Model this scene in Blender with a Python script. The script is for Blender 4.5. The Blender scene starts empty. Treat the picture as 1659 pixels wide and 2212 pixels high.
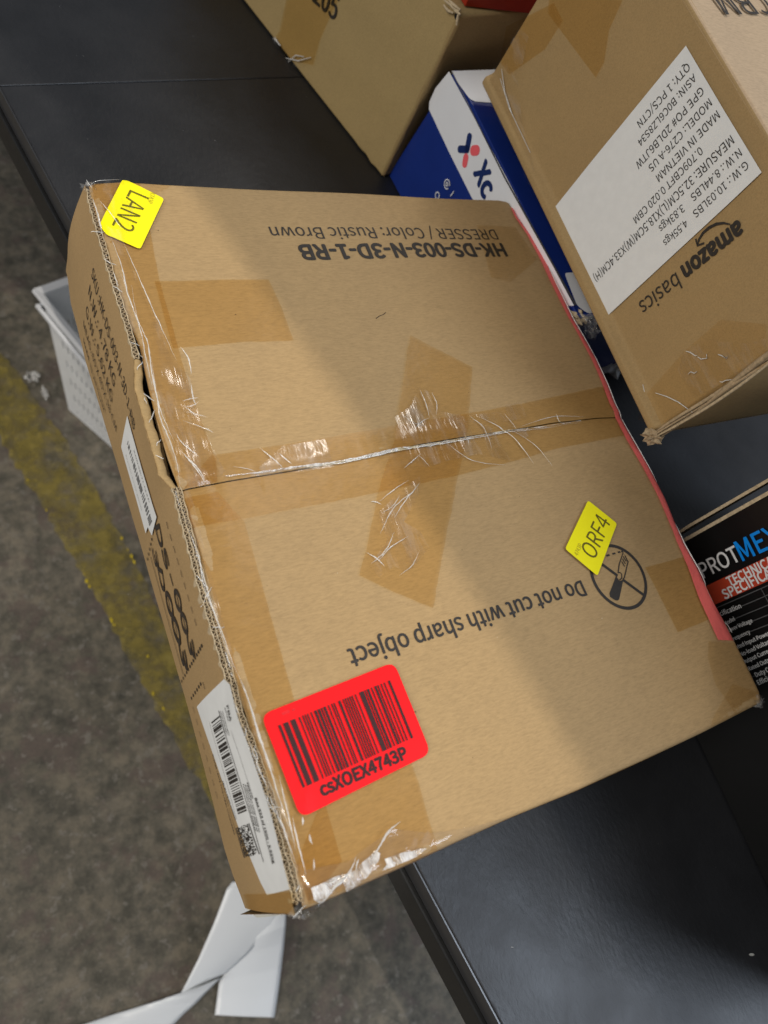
import bpy, bmesh, math, random, os
import numpy as np
from mathutils import Vector, Matrix
random.seed(7); rng = np.random.default_rng(7)
scene = bpy.context.scene
# ------------------------------------------------------------------ camera
CAM = np.array([-0.110666, -0.393348, 0.493743])
RW = np.array([[0.858257, -0.342077, 0.382594],      # rows: camera right, down, forward
               [-0.165465, -0.890104, -0.424660],
               [0.485814, 0.301161, -0.820540]])
FL, PX, PY = 1661.0, 829.5, 1106.0
cam = bpy.data.cameras.new("camera")
cam.sensor_fit = 'HORIZONTAL'; cam.sensor_width = 36.0; cam.lens = 36.0*FL/1659.0
cam.clip_start = 0.02; cam.clip_end = 60
cam.dof.use_dof = True; cam.dof.focus_distance = 0.50; cam.dof.aperture_fstop = 10.5
co = bpy.data.objects.new("camera", cam); scene.collection.objects.link(co)
m = Matrix.Identity(4)
for i in range(3):
    m[i][0] = RW[0][i]; m[i][1] = -RW[1][i]; m[i][2] = -RW[2][i]; m[i][3] = CAM[i]
co.matrix_world = m
scene.camera = co
# ------------------------------------------------------------------ light
scene.view_settings.view_transform = 'Standard'; scene.view_settings.look = 'None'
scene.view_settings.exposure = 0.0; scene.view_settings.gamma = 1.0
w = bpy.data.worlds.new("World"); scene.world = w; w.use_nodes = True
w.node_tree.nodes['Background'].inputs[0].default_value = (0.80, 0.88, 1.0, 1)
w.node_tree.nodes['Background'].inputs[1].default_value = 0.21
def aim(o, loc, tgt):
    o.location = loc
    o.rotation_euler = (Vector(tgt)-Vector(loc)).to_track_quat('-Z', 'Y').to_euler()
def area(name, loc, tgt, size, power, col, size_y=None):
    l = bpy.data.lights.new(name, 'AREA'); l.size = size; l.energy = power; l.color = col
    if size_y: l.shape = 'RECTANGLE'; l.size_y = size_y
    o = bpy.data.objects.new(name, l); scene.collection.objects.link(o); aim(o, loc, tgt); return o
# added unseen spot; its cone edge imitates the shadow line across the box
apex = np.array([0.1125-0.32*3.0+0.25*0.35, -0.35, 3.0])
pn = np.array([1, 0.25, 0.32]); pn /= np.linalg.norm(pn)
foot = np.array([0.1125+0.25*0.25, -0.25, 0.0]); along = foot-apex; along /= np.linalg.norm(along)
half = math.radians(48)
axis = along*math.cos(half)-pn*math.sin(half)
sp = bpy.data.lights.new("shade_edge_spot", 'SPOT'); sp.energy = 138; sp.color = (1.0, 0.93, 0.82)
sp.spot_size = 2*half; sp.spot_blend = 0.003; sp.shadow_soft_size = 0.010
so = bpy.data.objects.new("shade_edge_spot", sp); scene.collection.objects.link(so)
aim(so, apex, apex+axis)
area("ceiling_lamp_warm", (1.55, 1.35, 3.0), (0.2, 0, 0), 0.22, 30, (1.0, 0.93, 0.84), 1.7)
area("ceiling_lamp_cool", (1.5, -1.25, 2.0), (0.3, -0.35, 0), 0.7, 33, (0.76, 0.86, 1.0), 1.2)
area("fill_light_left", (-3.0, -0.3, 1.9), (0.2, -0.1, 0.1), 1.0, 66, (1.0, 0.94, 0.86), 2.4)  # unseen fill, added to brighten the panels that face left
# ------------------------------------------------------------------ geometry helpers
def ray(u, v):
    c = np.array([(u-PX)/FL, (v-PY)/FL, 1.0]); return c @ RW
class Plane:
    """A flat face in the place; at() finds the point of the face a photograph measurement belongs to."""
    def __init__(s, o, e1, n, hf=None):
        s.o = np.array(o, float); s.n = np.array(n, float)/np.linalg.norm(n)
        e1 = np.array(e1, float); e1 = e1-s.n*(e1@s.n); s.e1 = e1/np.linalg.norm(e1)
        s.e2 = np.cross(s.n, s.e1); s.hf = hf
    def at(s, u, v):
        d = ray(u, v); p = CAM+d*(((s.o-CAM)@s.n)/(d@s.n)); q = p-s.o
        return (q@s.e1, q@s.e2)
    def pt(s, a, b, lift=0.0):
        h = s.hf(a, b) if s.hf else 0.0
        return s.o+s.e1*a+s.e2*b+s.n*(h+lift)
def W3(u, v, z):
    d = ray(u, v); return CAM+d*((z-CAM[2])/d[2])
def crop(x0, y0, sc):
    return lambda x, y: ((x0+x/sc)/1.8228, (y0+y/sc)/1.8228)
def link(name, me, mat=None, parent=None, smooth=False):
    if mat is not None: me.materials.append(mat)
    if smooth:
        for p in me.polygons: p.use_smooth = True
    o = bpy.data.objects.new(name, me); scene.collection.objects.link(o)
    if parent is not None: o.parent = parent
    return o
def mesh(name, V, F, mat=None, parent=None, smooth=False):
    me = bpy.data.meshes.new(name); me.from_pydata([tuple(map(float, v)) for v in V], [], F); me.update()
    return link(name, me, mat, parent, smooth)
def thing(name, label, cat, loc=(0, 0, 0), group=None):
    o = bpy.data.objects.new(name, None); scene.collection.objects.link(o)
    o['label'] = label; o['category'] = cat
    if group: o['group'] = group
    return o
def grid(name, fn, nu, nv, mat, parent=None, smooth=True, us=None, vs=None, skip=None):
    us = np.linspace(0, 1, nu) if us is None else us; vs = np.linspace(0, 1, nv) if vs is None else vs
    nu, nv = len(us), len(vs)
    V = [fn(a, b) for b in vs for a in us]
    F = [(j*nu+i, j*nu+i+1, (j+1)*nu+i+1, (j+1)*nu+i) for j in range(nv-1) for i in range(nu-1) if not (skip and skip(i, j))]
    return mesh(name, V, F, mat, parent, smooth)
def roundpoly(P, r, seg=5):
    out = []; n = len(P)
    for i in range(n):
        p = np.array(P[i]); a = np.array(P[i-1])-p; b = np.array(P[(i+1) % n])-p
        la, lb = np.linalg.norm(a), np.linalg.norm(b); a /= la; b /= lb
        rr = min(r, la*.45, lb*.45)
        for k in range(seg+1):
            t = k/seg; out.append(tuple(p+a*rr*(1-t)**2+b*rr*t**2))
    return out
def jag(P, amp, step=0.004):
    """slightly ragged outline"""
    out = []; n = len(P)
    for i in range(n):
        a = np.array(P[i]); b = np.array(P[(i+1) % n]); L = np.linalg.norm(b-a); k = max(1, int(L/step))
        for j in range(k): out.append(tuple(a+(b-a)*j/k+(rng.normal(0, amp, 2) if j else 0)))
    return out
def sheet(name, P, surf, lift, mat, parent=None, cell=0.009, disp=None):
    """thin sheet with outline P (plane coordinates) lying on a face and following its bumps"""
    bm = bmesh.new()
    vs = [bm.verts.new((p[0], p[1], 0)) for p in P]
    f = bm.faces.new(vs)
    bmesh.ops.triangulate(bm, faces=[f])
    A = np.array(P); lo, hi = A.min(0), A.max(0)
    if cell:
        for ax in (0, 1):
            for c in np.arange(lo[ax]+cell, hi[ax], cell):
                co_ = [0, 0, 0]; no = [0, 0, 0]; co_[ax] = c; no[ax] = 1
                bmesh.ops.bisect_plane(bm, geom=bm.verts[:]+bm.edges[:]+bm.faces[:], plane_co=co_, plane_no=no)
    for v in bm.verts:
        a, b = v.co.x, v.co.y
        l = lift+(disp(a, b) if disp else 0)
        v.co = Vector(surf.pt(a, b, l))
    bm.normal_update()
    me = bpy.data.meshes.new(name); bm.to_mesh(me); bm.free()
    ok = sum((Vector(p.normal).dot(Vector(surf.n)))*p.area for p in me.polygons)
    if ok < 0: me.flip_normals()
    return link(name, me, mat, parent, True)
def psheet(name, D, surf, lift, mat, parent=None, r=0, cell=0.009, ragged=0, disp=None):
    P = [surf.at(*d) for d in D]
    if r: P = roundpoly(P, r)
    if ragged: P = jag(P, ragged)
    return sheet(name, P, surf, lift, mat, parent, cell, disp)
def ribbon(path, width, closed=False):
    """flat stroke polygon quads round a 2-D path"""
    P = [np.array(p, float) for p in path]; n = len(P); L = []; R_ = []
    for i in range(n):
        a = P[i-1] if (i > 0 or closed) else P[i]; b = P[(i+1) % n] if (i < n-1 or closed) else P[i]
        t = b-a; t = t/(np.linalg.norm(t)+1e-12); q = np.array([-t[1], t[0]])
        w_ = width[i] if hasattr(width, '__len__') else width
        L.append(P[i]+q*w_/2); R_.append(P[i]-q*w_/2)
    return L, R_
SPLIT = {'dashed_line', 'slash', 'symbol_stroke', 'dot', 'film_wrinkle_glint', 'tape_crease', 'torn_paper', 'table_line', 'rule_line', 'smudge', 'torn_edge'}
def strokes(name, paths, surf, lift, mat, parent, width, closed=False):
    if name in SPLIT and len(paths) > 1:
        for k, p in enumerate(paths): strokes(name, [p], surf, lift, mat, parent, [width[k]] if isinstance(width, list) else width, closed)
        return
    V = []; F = []
    for k, path in enumerate(paths):
        L, R_ = ribbon(path, width[k] if isinstance(width, list) else width, closed); b = len(V); n = len(L)
        for i in range(n): V += [surf.pt(*L[i], lift), surf.pt(*R_[i], lift)]
        for i in range(n if closed else n-1):
            j = (i+1) % n; F.append((b+2*i, b+2*i+1, b+2*j+1, b+2*j))
    return mesh(name, V, F, mat, parent)
def polys(name, Ps, surf, lift, mat, parent):
    if name in SPLIT and len(Ps) > 1:
        for p in Ps: polys(name, [p], surf, lift, mat, parent)
        return
    V = []; F = []
    for P in Ps:
        b = len(V); V += [surf.pt(p[0], p[1], lift) for p in P]; F.append(tuple(range(b, b+len(P))))
    return mesh(name, V, F, mat, parent)
_tc = {}
try: FONT = bpy.data.fonts.load(os.path.join(bpy.utils.resource_path('LOCAL'), 'datafiles', 'fonts', 'Noto Sans CJK Regular.woff2'))
except Exception: FONT = None
def text_mesh(s, bold, spacing, shear):
    key = (s, bold, spacing, shear)
    if key in _tc: return _tc[key]
    c = bpy.data.curves.new("t", 'FONT'); c.body = s; c.size = 1; c.offset = 0.0 if FONT else bold; c.space_character = spacing; c.shear = shear
    if FONT: c.font = FONT
    c.resolution_u = 4; c.fill_mode = 'FRONT'
    o = bpy.data.objects.new("t", c); scene.collection.objects.link(o)
    dg = bpy.context.evaluated_depsgraph_get(); me = bpy.data.meshes.new_from_object(o.evaluated_get(dg))
    V = np.array([v.co[:] for v in me.vertices]); F = [tuple(p.vertices) for p in me.polygons]
    bpy.data.objects.remove(o); bpy.data.meshes.remove(me)
    _tc[key] = (V, F); return _tc[key]
def text(s, pl, pr, surf, mat, parent, k=1.0, bold=0.0, lift=0.0003, spacing=1.0, shear=0.0, name='printed_text', squash=1.0, px=True):
    """lettering whose mid-height line runs from pl to pr; natural proportions times k"""
    V, F = text_mesh(s, bold, spacing, shear); hH = text_mesh('H', 0, 1.0, 0)[0][:, 1].max(); bw = bold*hH/.73
    a = np.array(surf.at(*pl) if px else pl); b = np.array(surf.at(*pr) if px else pr)
    ex = b-a; L = np.linalg.norm(ex); ex /= L; ey = np.array([-ex[1], ex[0]])
    x0, x1 = V[:, 0].min(), V[:, 0].max(); sc = L/(x1-x0)
    cap = hH*(0.5 if any(ch.isupper() or ch.isdigit() for ch in s) else 0.37)
    offs = [(0.0, 0.0)]
    if FONT and bold > .003: offs += [(bw*math.cos(t), bw*math.sin(t)/k) for t in np.linspace(0, 2*math.pi, 8, endpoint=False)]
    out = []; FF = []
    for i, (dx, dy) in enumerate(offs):       # heavier weight: the outline grown by overlapping layers
        n0 = len(out); out += [surf.pt(*(a+ex*(v[0]+dx-x0)*sc+ey*(v[1]+dy-cap)*sc*k), lift+i*1.2e-5) for v in V]
        FF += [tuple(q+n0 for q in f) for f in F]
    return mesh(name, out, FF, mat, parent)
def barcode(name, q, surf, lift, mat, parent, n=60, seed=1, maxw=3, vert=False):
    """q = four plane points (first edge runs across the bars)"""
    r = random.Random(seed); x = 0; bars = []
    while x < n:
        w_ = r.choice([1, 1, 1, 2, 2, maxw]); bars.append((x/n, min(1, (x+w_)/n))); x += w_+r.choice([1, 1, 2, 2, 3])
    q = [np.array(p) for p in q]; P = []
    for a, b in bars:
        P.append([q[0]+(q[1]-q[0])*a, q[0]+(q[1]-q[0])*b, q[3]+(q[2]-q[3])*b, q[3]+(q[2]-q[3])*a])
    return polys(name, P, surf, lift, mat, parent)
def tubes(name, paths, radius, mat, parent, seg=5):
    if name in SPLIT and len(paths) > 1:
        for p in paths: tubes(name, [p], radius, mat, parent, seg)
        return
    V = []; F = []
    for path in paths:
        P = [np.array(p, float) for p in path]; n = len(P); b = len(V)
        for i in range(n):
            t = P[min(i+1, n-1)]-P[max(i-1, 0)]; t /= (np.linalg.norm(t)+1e-12)
            u = np.cross(t, [0.3, 0.2, 1.0]); u /= np.linalg.norm(u); v = np.cross(t, u)
            rr = radius*(0.35+0.65*math.sin(math.pi*(i+.3)/(n-.4)))
            for k in range(seg):
                a = 2*math.pi*k/seg; V.append(P[i]+u*rr*math.cos(a)+v*rr*math.sin(a))
        for i in range(n-1):
            for k in range(seg):
                k2 = (k+1) % seg; F.append((b+i*seg+k, b+i*seg+k2, b+(i+1)*seg+k2, b+(i+1)*seg+k))
    return mesh(name, V, F, mat, parent, True)
def hull_box(name, C8, mat, parent, bev=0.002, sub=0):
    """box from eight corners (bottom four, top four), edges rounded"""
    F = [(0, 3, 2, 1), (4, 5, 6, 7), (0, 1, 5, 4), (1, 2, 6, 5), (2, 3, 7, 6), (3, 0, 4, 7)]
    bm = bmesh.new(); vs = [bm.verts.new(tuple(c)) for c in C8]
    for f in F: bm.faces.new([vs[i] for i in f])
    bmesh.ops.recalc_face_normals(bm, faces=bm.faces[:])
    if bev: bmesh.ops.bevel(bm, geom=bm.edges[:], offset=bev, segments=3, affect='EDGES', profile=.6)
    me = bpy.data.meshes.new(name); bm.to_mesh(me); bm.free()
    o = link(name, me, mat, parent, False)
    return o
def axbox(o, ex, ey, ez, a, b, c):
    o = np.array(o, float); ex, ey, ez = [np.array(e, float) for e in (ex, ey, ez)]
    r = []
    for z in c:
        for (x, y) in ((a[0], b[0]), (a[1], b[0]), (a[1], b[1]), (a[0], b[1])): r.append(o+ex*x+ey*y+ez*z)
    return r
# ------------------------------------------------------------------ materials
def nodes(name):
    m_ = bpy.data.materials.new(name); m_.use_nodes = True; nt = m_.node_tree
    return m_, nt, nt.nodes['Principled BSDF'], nt.nodes.new, nt.links.new
def ramp(nt, pts):
    r = nt.nodes.new('ShaderNodeValToRGB'); el = r.color_ramp.elements
    while len(el) < len(pts): el.new(0.5)
    for e, (p, c) in zip(el, pts): e.position = p; e.color = (*c, 1) if len(c) == 3 else c
    return r
def noise(nt, co_, scale, detail=4, rough=.6, mapscale=None, rot=None):
    n = nt.nodes.new('ShaderNodeTexNoise'); n.inputs['Scale'].default_value = scale; n.inputs['Detail'].default_value = detail; n.inputs['Roughness'].default_value = rough
    if mapscale or rot:
        mp = nt.nodes.new('ShaderNodeMapping'); mp.inputs['Scale'].default_value = mapscale or (1, 1, 1); mp.inputs['Rotation'].default_value = rot or (0, 0, 0)
        nt.links.new(co_, mp.inputs['Vector']); nt.links.new(mp.outputs[0], n.inputs['Vector'])
    else: nt.links.new(co_, n.inputs['Vector'])
    return n
def mixc(nt, fac, a, b, mode='MIX'):
    mx = nt.nodes.new('ShaderNodeMix'); mx.data_type = 'RGBA'; mx.blend_type = mode
    for s_, v in ((mx.inputs[0], fac), (mx.inputs[6], a), (mx.inputs[7], b)):
        if isinstance(v, (int, float)): s_.default_value = v
        elif isinstance(v, tuple): s_.default_value = (*v, 1)
        else: nt.links.new(v, s_)
    return mx.outputs[2]
def bump(nt, h, bsdf, strength=.3, dist=.001):
    b = nt.nodes.new('ShaderNodeBump'); b.inputs['Strength'].default_value = strength; b.inputs['Distance'].default_value = dist
    nt.links.new(h, b.inputs['Height']); nt.links.new(b.outputs[0], bsdf.inputs['Normal']); return b
def kraft(name, base, rot=0.0, spec=.25, rough=.75):
    m_, nt, bs, N, L = nodes(name); geo = N('ShaderNodeNewGeometry').outputs['Position']
    fib = noise(nt, geo, 900, 5, .75, (.22, 1, 1), (0, 0, rot)); fine = noise(nt, geo, 1500, 3, .7); big = noise(nt, geo, 7, 3, .6); blot = noise(nt, geo, 130, 5, .75, (.55, 1, 1), (0, 0, rot))
    d = tuple(c*.84 for c in base); l = tuple(min(1, c*1.13) for c in base)
    r1 = ramp(nt, [(.32, d), (.5, base), (.70, l)]); L(fib.outputs[0], r1.inputs[0])
    r2 = ramp(nt, [(.3, (.97, .97, .965)), (.7, (1.025, 1.025, 1.02))]); L(blot.outputs[0], r2.inputs[0])
    c = mixc(nt, 1.0, r1.outputs[0], r2.outputs[0], 'MULTIPLY')
    r3 = ramp(nt, [(.3, (.93, .93, .94)), (.7, (1.05, 1.04, 1.02))]); L(big.outputs[0], r3.inputs[0])
    c = mixc(nt, 1.0, c, r3.outputs[0], 'MULTIPLY')
    vo = N('ShaderNodeTexVoronoi'); vo.inputs['Scale'].default_value = 150; L(geo, vo.inputs['Vector'])
    vr = ramp(nt, [(0.035, (1, 1, 1)), (.06, (0, 0, 0))]); L(vo.outputs['Distance'], vr.inputs[0])
    sel = noise(nt, geo, 33, 2); sr = ramp(nt, [(.60, (0, 0, 0)), (.66, (1, 1, 1))]); L(sel.outputs[0], sr.inputs[0])
    f = mixc(nt, 1.0, vr.outputs[0], sr.outputs[0], 'MULTIPLY')
    c = mixc(nt, f, c, tuple(x*.45 for x in base))
    L(c, bs.inputs['Base Color']); bs.inputs['Roughness'].default_value = rough; bs.inputs['Specular IOR Level'].default_value = spec
    h = mixc(nt, .5, fib.outputs[0], fine.outputs[0]); bump(nt, h, bs, .35, .0004)
    return m_
def flat(name, col, rough=.5, spec=.5, var=.06, scale=60, bmp=0.0, bscale=300, metal=0, coat=0):
    m_, nt, bs, N, L = nodes(name); geo = N('ShaderNodeNewGeometry').outputs['Position']
    n = noise(nt, geo, scale, 4, .6); r = ramp(nt, [(.3, tuple(max(0, c*(1-var)) for c in col)), (.7, tuple(min(1, c*(1+var)) for c in col))])
    L(n.outputs[0], r.inputs[0]); L(r.outputs[0], bs.inputs['Base Color'])
    bs.inputs['Roughness'].default_value = rough; bs.inputs['Specular IOR Level'].default_value = spec; bs.inputs['Metallic'].default_value = metal; bs.inputs['Coat Weight'].default_value = coat
    if bmp: b = noise(nt, geo, bscale, 3); bump(nt, b.outputs[0], bs, bmp, .0008)
    return m_
def film(name, tint=(1, 1, 1), gloss=.12, rough=.12, milk=0.0, bscale=120, bstr=.5, mcol=(.9, .9, .88), milk_noise=None, warp=(1, 1, 1), rot=0, frs=.4, gmask=None):
    """clear plastic: lets light through tinted, mirrors part of it from a crinkled surface, a little milky"""
    m_ = bpy.data.materials.new(name); m_.use_nodes = True; nt = m_.node_tree; nt.nodes.clear(); N = nt.nodes.new; L = nt.links.new
    out = N('ShaderNodeOutputMaterial'); tr = N('ShaderNodeBsdfTransparent'); tr.inputs[0].default_value = (*tint, 1)
    gl = N('ShaderNodeBsdfAnisotropic') if False else N('ShaderNodeBsdfGlossy'); gl.inputs['Roughness'].default_value = rough
    geo = N('ShaderNodeNewGeometry').outputs['Position']
    nz = noise(nt, geo, bscale, 4, .6, warp, (0, 0, rot)); b = N('ShaderNodeBump'); b.inputs['Strength'].default_value = bstr; b.inputs['Distance'].default_value = .002
    L(nz.outputs[0], b.inputs['Height']); L(b.outputs[0], gl.inputs['Normal'])
    fr = N('ShaderNodeLayerWeight'); fr.inputs['Blend'].default_value = .25; L(b.outputs[0], fr.inputs['Normal'])
    mt = N('ShaderNodeMath'); mt.operation = 'MULTIPLY_ADD'; mt.inputs[1].default_value = frs; mt.inputs[2].default_value = gloss; L(fr.outputs['Fresnel'], mt.inputs[0])
    if gmask:      # only the crinkled places mirror
        n3 = noise(nt, geo, gmask, 5, .7, warp, (0, 0, rot)); r3 = ramp(nt, [(.46, (.12,)*3), (.60, (1, 1, 1))]); L(n3.outputs[0], r3.inputs[0])
        m3 = N('ShaderNodeMath'); m3.operation = 'MULTIPLY'; L(mt.outputs[0], m3.inputs[0]); L(r3.outputs[0], m3.inputs[1]); mt = m3
    mx = N('ShaderNodeMixShader'); L(mt.outputs[0], mx.inputs[0]); L(tr.outputs[0], mx.inputs[1]); L(gl.outputs[0], mx.inputs[2])
    last = mx.outputs[0]
    if milk:
        df = N('ShaderNodeBsdfDiffuse'); df.inputs[0].default_value = (*mcol, 1); L(b.outputs[0], df.inputs['Normal'])
        m2 = N('ShaderNodeMixShader'); L(last, m2.inputs[1]); L(df.outputs[0], m2.inputs[2])
        if milk_noise:
            n2 = noise(nt, geo, milk_noise, 5, .7, warp, (0, 0, rot)); r = ramp(nt, [(.50 if milk < .5 else .42, (0, 0, 0)), (.74 if milk < .5 else .62, (milk,)*3)]); L(n2.outputs[0], r.inputs[0]); L(r.outputs[0], m2.inputs[0])
        else: m2.inputs[0].default_value = milk
        last = m2.outputs[0]
    L(last, out.inputs[0]); return m_
KR = (.405, .270, .128)
M_kraft = kraft('kraft_cardboard', KR)
M_kraft2 = kraft('kraft_cardboard_olive', (.39, .282, .125), .9)
M_kraft3 = kraft('kraft_cardboard_brown', (.385, .260, .118), .5)
M_liner = flat('cut_cardboard', (.50, .40, .26), .9, .1, .25, 400)
M_flute = flat('flute_paper', (.42, .32, .20), .9, .1, .25, 500)
M_dark = flat('inner_cardboard', (.16, .11, .06), .9, .1, .2, 80)
M_tape2 = film('thin_clear_tape', (.982, .950, .885), .010, .2, 0, 60, .3, frs=.15)
M_tape = film('clear_packing_tape', (.948, .880, .735), .006, .22, 0, 60, .15, frs=.10)
M_film = film('clear_shrink_film', (.99, .985, .975), .055, .17, .14, 60, .8, milk_noise=70, warp=(1, .2, 1), rot=.9, gmask=60)
M_filmlite = film('clear_film_smooth', (.99, .985, .975), .03, .12, .02, 50, .35)
M_crease = film('crease_highlight', (1, 1, 1), .34, .22, .62, 400, .6, (.95, .94, .9))  # whitish, so the crease highlights are put into the colour
M_milky = film('milky_glare_film', (1, .99, .97), .14, .2, .62, 260, .9, (.93, .92, .90), 130, (1, .3, 1), .6)  # milky film; on the big box its white also paints glare
M_redtape = film('red_tape', (.98, .35, .32), .12, .14, .78, 120, .6, (.97, .19, .17))
M_ink = flat('black_ink', (.035, .030, .026), .6, .3, .15, 400)
M_inkred = flat('barcode_ink', (.045, .012, .012), .6, .3, .12, 500)
M_inkside = flat('stamp_ink', (.05, .04, .032), .7, .2, .2, 500)
M_yellow = flat('yellow_sticker', (.95, .86, .0), .45, .35, .02, 40)
M_yink = flat('sticker_ink', (.14, .12, .012), .6, .2, .5, 900)
M_yinkf = flat('faint_sticker_ink', (.50, .43, .03), .6, .2, .3, 900)
M_red = flat('red_sticker', (.90, .003, .006), .5, .22, .03, 25)
M_reds = flat('red_smudge', (.72, .008, .012), .5, .3, .1, 200)
M_label = flat('white_label_paper', (.78, .79, .78), .55, .3, .03, 120)
M_grayink = flat('small_print_ink', (.20, .20, .20), .7, .2, .1, 400)
M_white = flat('white_card', (.80, .81, .83), .35, .5, .02, 30)
M_blue = flat('navy_card', (.010, .030, .20), .30, .5, .08, 30)
M_navy = flat('navy_print', (.012, .03, .13), .4, .4, .05, 60)
M_pink = flat('coral_print', (.85, .13, .15), .4, .4, .04, 60)
M_black = flat('black_card', (.006, .006, .006), .35, .45, .1, 60)
M_orange = flat('orange_red_print', (.48, .055, .022), .45, .4, .05, 60)
M_sky = flat('cyan_print', (.0, .25, .80), .45, .4, .03, 60)
M_wprint = flat('white_print', (.72, .72, .70), .5, .3, .04, 200)
M_gprint = flat('gray_print', (.10, .10, .10), .5, .3, .04, 200)
M_rust = flat('red_card', (.30, .022, .006), .5, .3, .10, 40)
M_plastic = flat('white_plastic', (.80, .81, .81), .4, .5, .06, 20)
M_liner_paper = flat('glossy_white_liner', (.84, .87, .90), .28, .5, .015, 12)
M_rail = flat('black_steel', (.008, .008, .008), .38, .5, .2, 90)
M_edge = flat('black_edge_band', (.03, .03, .032), .28, .6, .1, 60)
# table laminate
def laminate():
    m_, nt, bs, N, L = nodes('black_laminate'); geo = N('ShaderNodeNewGeometry').outputs['Position']
    n = noise(nt, geo, 260, 4, .65, (1, .5, 1), (0, 0, .2)); n2 = noise(nt, geo, 14, 4)
    r = ramp(nt, [(.3, (.013, .0135, .015)), (.75, (.021, .0215, .024))]); L(n2.outputs[0], r.inputs[0]); L(r.outputs[0], bs.inputs['Base Color'])
    rr = ramp(nt, [(.3, (.36,)*3), (.7, (.50,)*3)]); L(n2.outputs[0], rr.inputs[0])
    sc1 = noise(nt, geo, 30, 5, .8, (1, 14, 1), (0, 0, .7)); sc2 = noise(nt, geo, 26, 5, .8, (16, 1, 1), (0, 0, .3))
    mm = N('ShaderNodeMath'); mm.operation = 'MAXIMUM'; L(sc1.outputs[0], mm.inputs[0]); L(sc2.outputs[0], mm.inputs[1])
    sr = ramp(nt, [(.66, (0, 0, 0)), (.74, (.22,)*3)]); L(mm.outputs[0], sr.inputs[0])
    L(mixc(nt, 1.0, rr.outputs[0], sr.outputs[0], 'ADD'), bs.inputs['Roughness'])
    bs.inputs['Specular IOR Level'].default_value = .42
    bump(nt, n.outputs[0], bs, .5, .0007); return m_
M_lam = laminate()
def concrete():
    m_, nt, bs, N, L = nodes('worn_concrete'); geo = N('ShaderNodeNewGeometry').outputs['Position']
    a = noise(nt, geo, 2.2, 4, .6); b = noise(nt, geo, 36, 6, .72); c = noise(nt, geo, 75, 4, .65); d = noise(nt, geo, 13, 6, .72); e = noise(nt, geo, 300, 3, .8)
    r1 = ramp(nt, [(.35, (.094, .084, .063)), (.5, (.128, .113, .085)), (.66, (.168, .150, .118))]); L(a.outputs[0], r1.inputs[0])
    r2 = ramp(nt, [(.36, (.50, .52, .50)), (.5, (.95, .95, .94)), (.64, (1.5, 1.44, 1.38))]); L(b.outputs[0], r2.inputs[0])
    x = mixc(nt, 1.0, r1.outputs[0], r2.outputs[0], 'MULTIPLY')
    r3 = ramp(nt, [(.52, (0, 0, 0)), (.60, (.65,)*3)]); L(d.outputs[0], r3.inputs[0]); x = mixc(nt, r3.outputs[0], x, (.112, .080, .068))
    r4 = ramp(nt, [(.58, (0, 0, 0)), (.66, (.7,)*3)]); L(c.outputs[0], r4.inputs[0]); x = mixc(nt, r4.outputs[0], x, (.21, .19, .16))
    r6 = ramp(nt, [(.30, (.55,)*3), (.40, (0, 0, 0))]); L(d.outputs[0], r6.inputs[0]); x = mixc(nt, r6.outputs[0], x, (.030, .032, .026))
    r5 = ramp(nt, [(.3, (.8,)*3), (.7, (1.2,)*3)]); L(e.outputs[0], r5.inputs[0]); x = mixc(nt, 1.0, x, r5.outputs[0], 'MULTIPLY')
    L(x, bs.inputs['Base Color']); bs.inputs['Roughness'].default_value = .62; bump(nt, b.outputs[0], bs, .4, .002); return m_
M_conc = concrete()
def stripe_mat():
    m_, nt, bs, N, L = nodes('worn_yellow_paint'); geo = N('ShaderNodeNewGeometry').outputs['Position']
    a = noise(nt, geo, 21, 6, .75); b = noise(nt, geo, 60, 4, .7); c = noise(nt, geo, 34, 5, .65)
    r = ramp(nt, [(.3, (.20, .155, .032)), (.55, (.30, .23, .038)), (.72, (.42, .33, .08))]); L(b.outputs[0], r.inputs[0])
    r2 = ramp(nt, [(.67, (0, 0, 0)), (.70, (1, 1, 1))]); L(c.outputs[0], r2.inputs[0]); x = mixc(nt, r2.outputs[0], r.outputs[0], (.40, .31, .03))
    L(x, bs.inputs['Base Color']); bs.inputs['Roughness'].default_value = .65
    r3 = ramp(nt, [(.36, (0.05,)*3), (.58, (.72,)*3)]); L(a.outputs[0], r3.inputs[0]); L(r3.outputs[0], bs.inputs['Alpha']); return m_
M_stripe = stripe_mat()
# ------------------------------------------------------------------ setting: floor
FZ = -0.85
o = mesh('concrete_floor', [(-6, -6, FZ), (6, -6, FZ), (6, 6, FZ), (-6, 6, FZ)], [(0, 1, 2, 3)], M_conc); o['kind'] = 'structure'
def ext(a, b, t): return a+(b-a)*t
fl = Plane((0, 0, FZ), (1, 0, 0), (0, 0, 1))
SP = [W3(*p, FZ) for p in ((-130, 520), (3, 761), (118, 921), (194, 1035), (302, 1240), (400, 1450), (500, 1700), (560, 1840), (540, 1870), (470, 1765), (430, 1690), (345, 1545), (255, 1375), (174, 1240), (83, 1084), (21, 987), (-60, 850), (-200, 620))]
P = []
for i in range(len(SP)):
    a, b = SP[i], SP[(i+1) % len(SP)]; k = max(1, int(np.linalg.norm(b-a)/.012))
    for j in range(k):
        p = a+(b-a)*j/k; P.append((p[0]+random.gauss(0, .0022), p[1]+random.gauss(0, .0022)))
o = sheet('floor_marking', P, fl, 0.004, M_stripe, cell=0); o['kind'] = 'structure'
M_chip = flat('fresh_yellow_paint', (.62, .46, .015), .5, .4, .2, 200)
chips = []
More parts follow.
